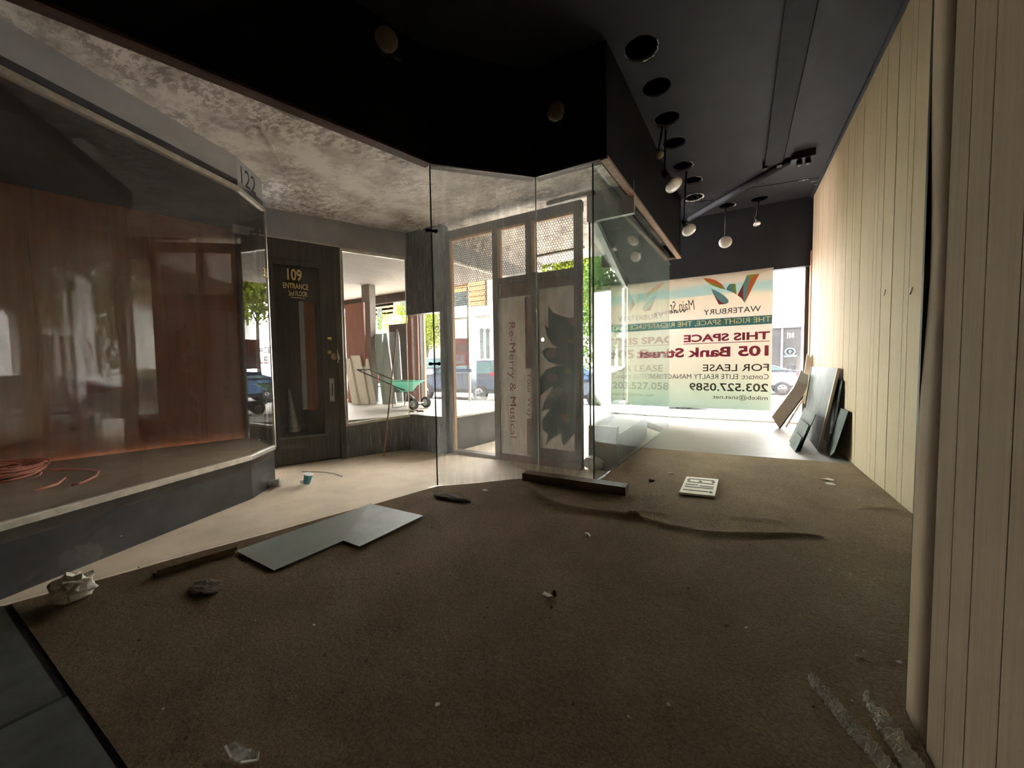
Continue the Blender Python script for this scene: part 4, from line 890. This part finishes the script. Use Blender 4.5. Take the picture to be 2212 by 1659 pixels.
# crumpled lump and clumps
def lump(name, c, r, sq, m, label, cat, seed, rough=.45, sub=3):
    b = bmesh.new(); bmesh.ops.create_icosphere(b, subdivisions=sub, radius=1); rnd = random.Random(seed)
    for v in b.verts:
        k = 1+rnd.uniform(-rough, rough)*.6
        v.co = Vector((v.co.x*r[0]*k, v.co.y*r[1]*k, max(-.9, v.co.z)*r[2]*k))
    mz = min(v.co.z for v in b.verts)
    for v in b.verts: v.co += Vector((c[0], c[1], c[2]-mz))
    me = bpy.data.meshes.new(name); b.to_mesh(me); b.free()
    return meta(link(name, me, m), label, cat)
lump('crumpled_paper', Zp(160, 1296, .004), (.10, .08, .065), 1, 'paper_bit', 'crumpled pale paper ball on the carpet edge at left', 'paper', 4)
lump('dirt_clump', Zp(445, 1275, .004), (.10, .06, .014), 1, 'dirt', 'dark clump of dirt on the carpet near the flat glass', 'dirt', 5)
lump('dirt_clump', Zp(975, 1078, .004), (.20, .06, .018), 1, 'dirt', 'long dark dirt clump on the carpet below the clip joint', 'dirt', 6)
lump('plaster_heap', Zp(1262, 1030, VF)+Vector((0, .35, 0)), (.13, .10, .09), 1, 'peeling_plaster', 'small grey heap behind the narrow pane', 'heap', 8, .15)
# strips of broken plaster board at lower right
def strip(p0, p1, wd, seed, label):
    rnd = random.Random(seed); a = Zp(*p0, .0); b = Zp(*p1, .0); d = (b-a); n = Vector((-d.y, d.x, 0)).normalized(); mb = MB(); K = 70; R = 7
    for i in range(K+1):
        for j in range(R+1):
            u = j/R; h = .006+.022*(1-abs(2*u-1)**3)+rnd.uniform(-.012, .016)*(1 if 0 < j < R else 0)
            e_ = rnd.uniform(-.005, .005); p = a+d*(i/K)+n*((u-.5)*wd*(.55+.45*min(1, i/K*2.2))+e_); mb.v.append((p.x, p.y, h if 0 < j < R else .003))
    for i in range(K):
        for j in range(R): k = i*(R+1)+j; mb.f.append((k, k+1, k+R+2, k+R+1))
    mb.f.append(tuple(range(R+1))); mb.f.append(tuple(K*(R+1)+j for j in range(R+1)))
    return mb.build('plaster_strip', 'crumbly', label=label, cat='strip')
strip((1752, 1473), (1935, 1690), .046, 1, 'left crumbly whitish strip lying on the carpet at lower right')
strip((1874, 1510), (1990, 1690), .056, 2, 'right crumbly whitish strip lying next to the panelling')
rnd = random.Random(12)
mb = MB(); q = [(487, 1615), (510, 1606), (535, 1622), (558, 1628), (556, 1646), (520, 1651), (500, 1640)]
pts = [Zp(*p, .012+.006*(i % 2)) for i, p in enumerate(q)]; e = empty('glass_shard', pts[0], 'clear broken glass shard on the carpet at the bottom', 'shard'); mb.slab(pts, (0, 0, .006)).build('shard_body', 'glass_shard', e)
for a, b in ((0, 6), (4, 5), (3, 4)): MB().bar(pts[a]+Vector((0, 0, .005)), pts[b]+Vector((0, 0, .005)), .006, .005).build('painted_glint', 'torn_edge', e)  # pale strips paint the glints along the shard's rim
# specific scraps
def scrap(px, r, m, label, seed, cat='scrap', flatz=.4): return lump('scrap', Zp(*px, .004), (r, r*.8, r*flatz), 1, m, label, cat, seed, .9, 1)
scrap((1269, 1157), .022, 'white', 'white folded scrap on the carpet below the wooden beam', 21, flatz=.8)
scrap((1183, 1291), .024, 'paper_bit', 'pale scrap on the carpet in the middle foreground', 22); scrap((1196, 1288), .02, 'dirt', 'black scrap beside the pale scrap in the middle foreground', 23, flatz=.7)
scrap((1786, 1037), .05, 'paper_bit', 'pale paper scraps on the carpet near the plywood edge', 24, flatz=.15); scrap((1792, 1045), .04, 'paper_bit', 'torn paper bit just before the pale paper scraps', 25, flatz=.12)
scrap((1448, 1025), .028, 'cardboard', 'tan curl of debris left of the vent cover', 26); scrap((1406, 1040), .03, 'dirt', 'dark curl of debris above the beam end', 27)
scrap((944, 1524), .012, 'paper_bit', 'pale chip on the carpet at the bottom centre', 28); scrap((1943, 1433), .013, 'paper_bit', 'pale chip beside the near panelling', 29); scrap((1855, 1421), .010, 'cardboard', 'tan splinter on the carpet left of the near panelling', 30)
scrap((1570, 1353), .012, 'dirt', 'brown fluff on the carpet at right of centre', 31); scrap((1048, 1060), .03, 'paper_bit', 'tan flake on the carpet under the streaky pane', 32, flatz=.2)
base = None
for k in range(70):     # crumbs strewn over the carpet
    x, y = rnd.uniform(250, 1930), 1050+rnd.random()**1.6*560
    p = Zp(x, y, 0)
    if p.x > RW-.05 or (y < 1130 and x < 1000): continue
    o = lump('carpet_crumb', (p.x, p.y, .004), (rnd.uniform(.003, .008),)*2+(.004,), 1, 'plaster_bit' if k % 2 else 'dirt', 'tiny light plaster crumb on the brown carpet' if k % 2 else 'tiny dark dirt crumb on the brown carpet', 'crumb', 100+k, .8, 1)
    o['group'] = 'light crumbs strewn over the carpet' if k % 2 else 'dark crumbs strewn over the carpet'

# ------------------------------------------------------------------ bulbs
def bulb(c, r, ax, label, stem=None, m='bulb_glass', hang=None):
    e = empty('reflector_bulb', c, label, 'light bulb', 'reflector bulbs of the old track lights'); c = Vector(c); ax = Vector(ax).normalized()
    MB().lathe([(r*.30, -r*1.7), (r*.34, -r*1.0), (r*.8, -r*.35), (r, 0), (r*.98, r*.06), (r*.6, r*.16), (r*.05, r*.2)], c, ax, 20).build('bulb', m, e, True)
    MB().lathe([(r*.36, -r*2.5), (r*.36, -r*1.6)], c, ax, 12).build('socket', 'hanging_black', e, True)
    if hang: MB().tube([c-ax*r*2.4, Vector(hang)], .012, 6).build('stem', 'hanging_black', e, True)
bulb(Yp(1200, 240, 3.05), .075, (.15, -.9, -.3), 'round bulb on the black soffit above the narrow pane', m='bulb_dim', hang=(-1.5, 3.64, 3.55))
bulb(Yp(835, 85, 2.15), .085, (.75, -.55, -.25), 'nearest oval bulb high on the black soffit at upper left', m='bulb_dim', hang=(-2.62, 2.62, 3.95))
bulb(Yp(1425, 335, 5.2), .05, (.2, -.5, -.8), 'small bulb hanging below the fourth ceiling hole', m='bulb_dim', hang=(-.8, 5.3, CE))
bulb(Yp(1455, 400, 5.4), .11, (.45, -.3, -.8), 'large bulb hanging beside the soffit wall', hang=(-.78, 5.4, CE))
bulb(Yp(1488, 497, 6.6), .105, (.35, -.55, -.75), 'bright bulb hanging at the far end of the soffit wall', hang=(-.66, 6.7, CE))
bulb(Yp(1567, 523, 8.2), .11, (.05, -.85, -.5), 'bright disc-like bulb hanging before the dark header', hang=(-.14, 8.4, CE))
bulb(Yp(1635, 484, 8.3), .06, (.1, -.4, -.9), 'small bulb hanging from the far right ceiling hole', hang=(.40, 8.45, CE))

# ------------------------------------------------------------------ remaining enclosure behind the camera
structure(MB().box((-3.75, -5.15, -.2), (RW+.2, -5, 4.6)), 'wall_back', 'panelling', 'back wall of the store behind the camera')
structure(MB().box((-3.75, -5.1, -.2), (-3.62, -.9, 4.6)), 'wall_left', 'black_paint', 'dark left wall of the store behind the camera')
structure(MB().box((RW+.01, -5.1, -.2), (RW+.16, 1.0, 4.6)), 'wall_right_rear', 'panelling', 'rear stretch of the right wall behind the camera')
structure(MB().box((-6.6, -1.1, -.2), (-3.5, -.92, 3.4)), 'wall_entrance_side', 'black_paint', 'side wall closing the entrance enclosure')

# ------------------------------------------------------------------ street
SZ, RZ = -.20, -.35
structure(MB().box((-60, 8.95, -.6), (40, 12.4, SZ)), 'ground_sidewalk', 'sidewalk', 'pale concrete sidewalk outside the street window')
structure(MB().box((-60, 12.4, -.7), (40, 24.5, RZ)), 'ground_road', 'asphalt', 'pale grey street beyond the sidewalk')
structure(MB().box((-60, 24.5, -.6), (40, 28, SZ)), 'ground_sidewalk_far', 'sidewalk', 'far sidewalk in front of the opposite shops')
# unseen mass above the shop, added and sized for the shade it casts
structure(MB().box((-25, -5, 4.72), (12, 7.2, 7.4)), 'shade_mass_above', 'facade_cream', 'unseen upper floors above the shop, height set for the shade they cast')
# opposite buildings (facade plane Y = 28)
FB = 28.0
def FX(px, py): p = Yp(px, py, FB); return p.x, p.z
def facade(name, px0, px1, zt, m, label, depth=4):
    x0 = Yp(px0, 700, FB).x; x1 = Yp(px1, 700, FB).x
    e = empty(name, ((x0+x1)/2, FB, SZ), label, 'building'); MB().box((x0, FB, SZ), (x1, FB+depth, zt)).build('wall', m, e); return e, x0, x1
def fbox(e, a, b, m, name, y0=-.06, y1=.02):
    p, q = Yp(*a, FB), Yp(*b, FB); o = MB().box((min(p.x, q.x), FB+y0, min(p.z, q.z)), (max(p.x, q.x), FB+y1, max(p.z, q.z))).build(name, m, e); return o
# white building at right with number 108
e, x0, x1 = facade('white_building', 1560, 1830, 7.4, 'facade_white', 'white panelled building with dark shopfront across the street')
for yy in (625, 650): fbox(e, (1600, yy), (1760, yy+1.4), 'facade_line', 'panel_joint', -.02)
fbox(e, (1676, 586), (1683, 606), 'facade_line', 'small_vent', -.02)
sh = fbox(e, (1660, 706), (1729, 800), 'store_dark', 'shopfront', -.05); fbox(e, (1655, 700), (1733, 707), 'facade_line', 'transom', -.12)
fbox(e, (1687, 706), (1690, 800), 'facade_line', 'door_mullion', -.10); fbox(e, (1690, 778), (1728, 800), 'store_dark', 'door_panel', -.08)
p = Yp(1697, 731, FB); q = Yp(1716, 731, FB)
wdg = (q.x-p.x)/3
for k, ch in enumerate('108'): text(ch, 'number_white', e, (p.x+wdg*k+(.06 if ch == '1' else 0), FB-.09, p.z), (1, 0, 0), (0, 0, 1), w=wdg*(.35 if ch == '1' else .85), h=.32, bold=.02, name='digit')
c = Yp(1706, 760, FB); MB().tube([(c.x+.23*math.cos(t), FB-.12, c.z+.21*math.sin(t)) for t in [2*math.pi*i/24 for i in range(24)]], .03, 6, closed=True).build('neon_ring', 'neon_teal', e, True)
MB().bar((c.x, FB-.12, c.z-.09), (c.x, FB-.12, c.z+.09), .05).bar((c.x-.07, FB-.12, c.z+.03), (c.x+.07, FB-.12, c.z+.03), .05).build('neon_mark', 'neon_blue', e)
p = Yp(1693, 772, FB); q = Yp(1720, 772, FB); mid = Yp(1703, 772, FB)
text('inno', 'neon_blue', e, (p.x, FB-.12, p.z), (1, 0, 0), (0, 0, 1), w=mid.x-p.x, h=.14, bold=.03); text('point', 'neon_green', e, (mid.x+.03, FB-.12, p.z), (1, 0, 0), (0, 0, 1), w=q.x-mid.x, h=.15, bold=.03)
# white block seen through the greenish pane
e, x0, x1 = facade('white_block', 1262, 1372, 6.6, 'facade_white', 'white block behind the street tree')
for yy in (655, 672, 684): fbox(e, (1262, yy), (1372, yy+1.5), 'facade_line', 'panel_joint', -.02)
fbox(e, (1290, 690), (1330, 715), 'facade_yellow', 'sign_panel')
for xx in (1285, 1310, 1335): fbox(e, (xx, 730), (xx+18, 790), 'far_glass', 'shop_window')
# yellow building
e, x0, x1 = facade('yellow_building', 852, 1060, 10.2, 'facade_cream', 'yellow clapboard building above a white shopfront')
zb = Yp(1000, 664, FB).z
xa, xb = Yp(853, 620, FB).x, Yp(1049, 620, FB).x
z = zb; i = 0
while z < 9.6:
    MB().hexa([(xa, FB-.10, z), (xb, FB-.10, z), (xb, FB+.01, z), (xa, FB+.01, z), (xa, FB-.04, z+.42), (xb, FB-.04, z+.42), (xb, FB+.01, z+.42), (xa, FB+.01, z+.42)]).build('clapboard', 'facade_yellow', e); z += .44
wn_ = fbox(e, (968, 635), (1011, 666), 'far_glass', 'window', -.16); fbox(e, (966, 610), (1011, 615), 'facade_brown', 'window_head', -.2, -.1); fbox(e, (964, 666), (1016, 671), 'facade_white', 'window_sill', -.25)
fbox(e, (866, 640), (880, 682), 'far_glass', 'window', -.16); fbox(e, (850, 684), (885, 692), 'facade_cream', 'cornice', -.3); fbox(e, (975, 673), (1062, 680), 'facade_white', 'cornice', -.35)
fbox(e, (1049, 590), (1052, 660), 'facade_brown', 'corner_board', -.2); fbox(e, (968, 694), (1062, 800), 'facade_white', 'shop_wall', -.12)
for xx in (1016, 1038, 1051): fbox(e, (xx, 715), (xx+9, 775), 'far_glass', 'arched_window', -.16); c = Yp(xx+4.5, 715, FB); MB().lathe([(.26, 0), (.26, .03)], (c.x, FB-.165, c.z), (0, 1, 0), 16).build('arch_top', 'far_glass', e)
fbox(e, (976, 692), (1012, 735), 'facade_cream', 'shop_panel', -.2)
e, x0, x1 = facade('cream_building', 690, 851, 9.6, 'facade_cream', 'plain cream building at the far left across the street')
for xx in (752, 790, 815): fbox(e, (xx, 668), (xx+12, 710), 'far_glass', 'window', -.05)
for k in range(6): fbox(e, (745, 640+k*9), (850, 641+k*9), 'facade_yellow', 'siding_line', -.02)
# for lease sign inside the far display's street side
SGY = 6.70
e = empty('lease_sign', Yp(990, 785, SGY), 'red for-lease sign with lilac and blue sections at the street opening', 'sign')
def sgn(a, b, m, name, y=SGY, th=.012): p, q = Yp(*a, SGY), Yp(*b, SGY); return MB().box((p.x, y, q.z), (q.x, y+th, p.z)).build(name, m, e)
sgn((974, 732), (1011, 790), 'sign_red', 'board'); sgn((974, 767), (1004, 786), 'sign_lilac', 'lilac_panel', SGY-.006, .004); sgn((974, 797), (1019, 804), 'sign_blue', 'blue_strip')
sgn((1008, 690), (1012, 804), 'pale_board', 'sign_post', SGY+.013, .03)
p = Yp(1010, 758, SGY); q = Yp(976, 758, SGY); text('FOR LEASE', 'number_white', e, (p.x, SGY-.003, p.z), (-1, 0, 0), (0, 0, 1), w=p.x-q.x, h=.13, prefix='FOR LE', bold=.02)
p = Yp(996, 780, SGY); q = Yp(978, 780, SGY); text('SALE', 'ink_maroon', e, (p.x, SGY-.009, p.z), (-1, 0, 0), (0, 0, 1), w=p.x-q.x, h=.15, prefix='SA', bold=.02)
MB().box((Yp(1008, 700, SGY).x, SGY+.013, B_), (Yp(1012, 700, SGY).x, SGY+.043, 2.9)).build('post_foot', 'pale_board', e)

# cars ---------------------------------------------------------------
def car(x0, y, length, width, height, front, body_m, label, kind='sedan'):
    """front = -1 faces -X, +1 faces +X; x0 = left end"""
    zb = RZ; e = empty('car', (x0+length/2, y, zb), label, 'car')
    Ls = lambda t: (x0+length*(t if front < 0 else 1-t))
    if kind == 'sedan':
        prof = [(0, .30), (.0, .55), (.03, .66), (.25, .76), (.30, .78), (.80, .80), (.97, .76), (1.0, .60), (1.0, .32)]; cab = [(.25, .77), (.40, 1.0), (.68, 1.0), (.86, .79)]
    elif kind == 'suv':
        prof = [(0, .28), (0, .52), (.03, .60), (.26, .66), (.30, .68), (.97, .68), (1, .6), (1, .3)]; cab = [(.26, .66), (.40, 1.0), (.90, 1.0), (.99, .68)]
    else:
        prof = [(0, .25), (0, .5), (.03, .62), (.16, .66), (.2, .68), (.99, .68), (1, .6), (1, .25)]; cab = [(.14, .66), (.26, 1.0), (.97, 1.0), (1.0, .68)]
    H = height; hw = width/2
    mb = MB(); N = len(prof)
    rings = [(-hw*.92, .98), (-hw, 1.0), (hw, 1.0), (hw*.92, .98)]
    for yo, s in rings:
        for t, zz in prof: mb.v.append((Ls(.5+(t-.5)*s), y+yo, zb+H*zz*(1 if s == 1 else .985)+ (0 if s == 1 else .01)))
    for k in range(3):
        for i in range(N): mb.f.append((k*N+i, k*N+(i+1) % N, (k+1)*N+(i+1) % N, (k+1)*N+i))
    mb.f.append(tuple(range(N-1, -1, -1))); mb.f.append(tuple(3*N+i for i in range(N)))
    mb.build('body', body_m, e)
    mb = MB(); c = cab
    for yo, s in ((-hw*.90, 0), (hw*.90, 0)):
        for t, zz in c: mb.v.append((Ls(t), y+yo*(1 if zz < .9 else .78), zb+H*zz*(1 if zz < .9 else .975)))
    mb.f += [(0, 1, 2, 3), (7, 6, 5, 4)]+[(i, (i+1) % 4, (i+1) % 4+4, i+4) for i in range(4)]
    mb.build('window_glass', 'car_glass', e)
    MB().prism([(Ls(c[1][0]+.005), y-hw*.72), (Ls(c[2][0]-.005), y-hw*.72), (Ls(c[2][0]-.005), y+hw*.72), (Ls(c[1][0]+.005), y+hw*.72)], zb+H*.965, zb+H).build('roof', body_m, e)
    for t0, t1 in ((c[0], c[1]), (c[2], c[3])):
        for s in (-1, 1):
            MB().bar((Ls(t0[0]), y+s*hw*(.90 if t0[1] < .9 else .71), zb+H*t0[1]*.985), (Ls(t1[0]), y+s*hw*(.90 if t1[1] < .9 else .71), zb+H*t1[1]*.985), .07).build('pillar', body_m, e)
    m_ = (c[1][0]+c[2][0])/2
    for s in (-1, 1): MB().bar((Ls(m_), y+s*hw*.91, zb+H*.76), (Ls(m_), y+s*hw*.73, zb+H*.97), .08).build('pillar', body_m, e)
    wr = .31 if kind == 'sedan' else .36
    for t in (.18, .80):
        for s in (-1, 1):
            cc = (Ls(t), y+s*(hw-.08), zb+wr)
            ty = MB().lathe([(wr*.7, -.10), (wr, -.08), (wr, .08), (wr*.7, .10)], cc, (0, 1, 0), 20).build('wheel', 'tyre', e, True)
            MB().lathe([(wr*.62, -.112), (wr*.62, .112)], cc, (0, 1, 0), 16).build('rim', 'rim', ty, True)
            for q in range(5):
                tt = 2*math.pi*q/5; p = Vector(cc)+Vector((math.cos(tt)*wr*.36, 0, math.sin(tt)*wr*.36))
                MB().lathe([(wr*.12, -.116), (wr*.12, .116)], p, (0, 1, 0), 8).build('rim_slot', 'tyre', ty)
    for s in (-1, 1):
        zz = zb+H*.66; MB().hexa([(Ls(.90), y+s*hw*.985, zz-.02), (Ls(1.003), y+s*hw*.985, zz-.06), (Ls(1.003), y+s*hw*.6, zz-.06), (Ls(.95), y+s*hw*.6, zz-.02), (Ls(.93), y+s*hw*1.0, zz+.10), (Ls(1.0), y+s*hw*1.0, zz+.12), (Ls(1.0), y+s*hw*.6, zz+.12), (Ls(.97), y+s*hw*.6, zz+.1)]).build('tail_lamp', 'tail_red', e)
        MB().box((min(Ls(-.004), Ls(.05)), y+s*hw*.8-.16, zb+H*.50), (max(Ls(-.004), Ls(.05)), y+s*hw*.8+.16, zb+H*.60)).build('head_lamp', 'headlamp', e)
    MB().box((min(Ls(.02), Ls(.98)), y-hw*1.005, zb+H*.20), (max(Ls(.02), Ls(.98)), y+hw*1.005, zb+H*.30)).build('lower_trim', 'tyre', e)
    for s in (-1, 1): MB().box((Ls(c[0][0]+.06)-.08, y+s*(hw+.08)-.08, zb+H*.74), (Ls(c[0][0]+.06)+.08, y+s*(hw+.08)+.08, zb+H*.82)).build('mirror', body_m, e)
    return e
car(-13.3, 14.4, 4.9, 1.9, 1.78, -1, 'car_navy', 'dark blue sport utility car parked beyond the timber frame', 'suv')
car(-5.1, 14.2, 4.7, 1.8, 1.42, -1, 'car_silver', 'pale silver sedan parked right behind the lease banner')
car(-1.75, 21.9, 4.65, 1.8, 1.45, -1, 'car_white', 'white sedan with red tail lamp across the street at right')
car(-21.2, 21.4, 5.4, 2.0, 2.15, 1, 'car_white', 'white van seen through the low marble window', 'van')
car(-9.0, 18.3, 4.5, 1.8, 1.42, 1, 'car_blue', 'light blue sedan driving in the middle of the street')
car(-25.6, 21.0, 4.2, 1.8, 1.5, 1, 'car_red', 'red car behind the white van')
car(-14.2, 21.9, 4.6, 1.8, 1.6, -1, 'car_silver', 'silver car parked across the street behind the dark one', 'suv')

# trees --------------------------------------------------------------
def tree(x, y, trunk_h, cz, rx, ry, rz, nleaf, m, label, seed, lsz=.16):
    rnd = random.Random(seed); e = empty('street_tree', (x, y, SZ), label, 'tree', 'street trees')
    MB().tube([(x, y, SZ), (x+.05, y, trunk_h*.5), (x, y+.03, trunk_h), (x, y, cz+rz*.4)], [.13, .11, .09, .03], 8).build('trunk', 'bark', e, True)
    for k in range(6):
        a = 2*math.pi*k/6+rnd.random(); MB().tube([(x, y, trunk_h+k*.1), (x+rx*.3*math.cos(a), y+ry*.3*math.sin(a), cz-rz*.2+k*.1), (x+rx*.75*math.cos(a), y+ry*.75*math.sin(a), cz+rnd.uniform(-.3, .5)*rz)], [.05, .03, .012], 5).build('branch', 'bark', e, True)
    mb = MB()
    cl = [(rnd.gauss(0, .45), rnd.gauss(0, .45), rnd.gauss(0, .45)) for _ in range(40)]
    for k in range(nleaf):
        c = rnd.choice(cl); p = Vector((x+rx*(c[0]+rnd.gauss(0, .16)), y+ry*(c[1]+rnd.gauss(0, .16)), cz+rz*(c[2]+rnd.gauss(0, .16))))
        a = Vector((rnd.gauss(0, 1), rnd.gauss(0, 1), rnd.gauss(0, 1))).normalized(); b = a.cross(Vector((rnd.gauss(0, 1), rnd.gauss(0, 1), rnd.gauss(0, 1)))).normalized(); s = lsz*rnd.uniform(.6, 1.2)
        mb.add([p-a*s*.5, p+b*s*.28, p+a*s*.5, p-b*s*.28], [(0, 1, 2, 3)])
    me = bpy.data.meshes.new('foliage'); me.from_pydata(mb.v, [], mb.f); me.update(); o = link('foliage', me, m, e); o['kind'] = 'stuff'
tree(-9.7, 25.6, 4.0, 7.4, 3.3, 1.6, 3.4, 16000, 'leaf_bright', 'bright yellow-green street tree above the timber frame posters', 1, .28)
tree(-3.45, 12.0, 1.8, 3.2, .95, .65, 1.7, 7000, 'leaf_green', 'green street tree seen through the greenish pane', 2, .14)
tree(-23.4, 25.6, 2.0, 4.9, 2.9, 1.6, 2.5, 9000, 'leaf_bright', 'yellow-green tree seen through the low marble window', 3, .2)
for o in bpy.data.objects:
    if '_o' in o: del o['_o']
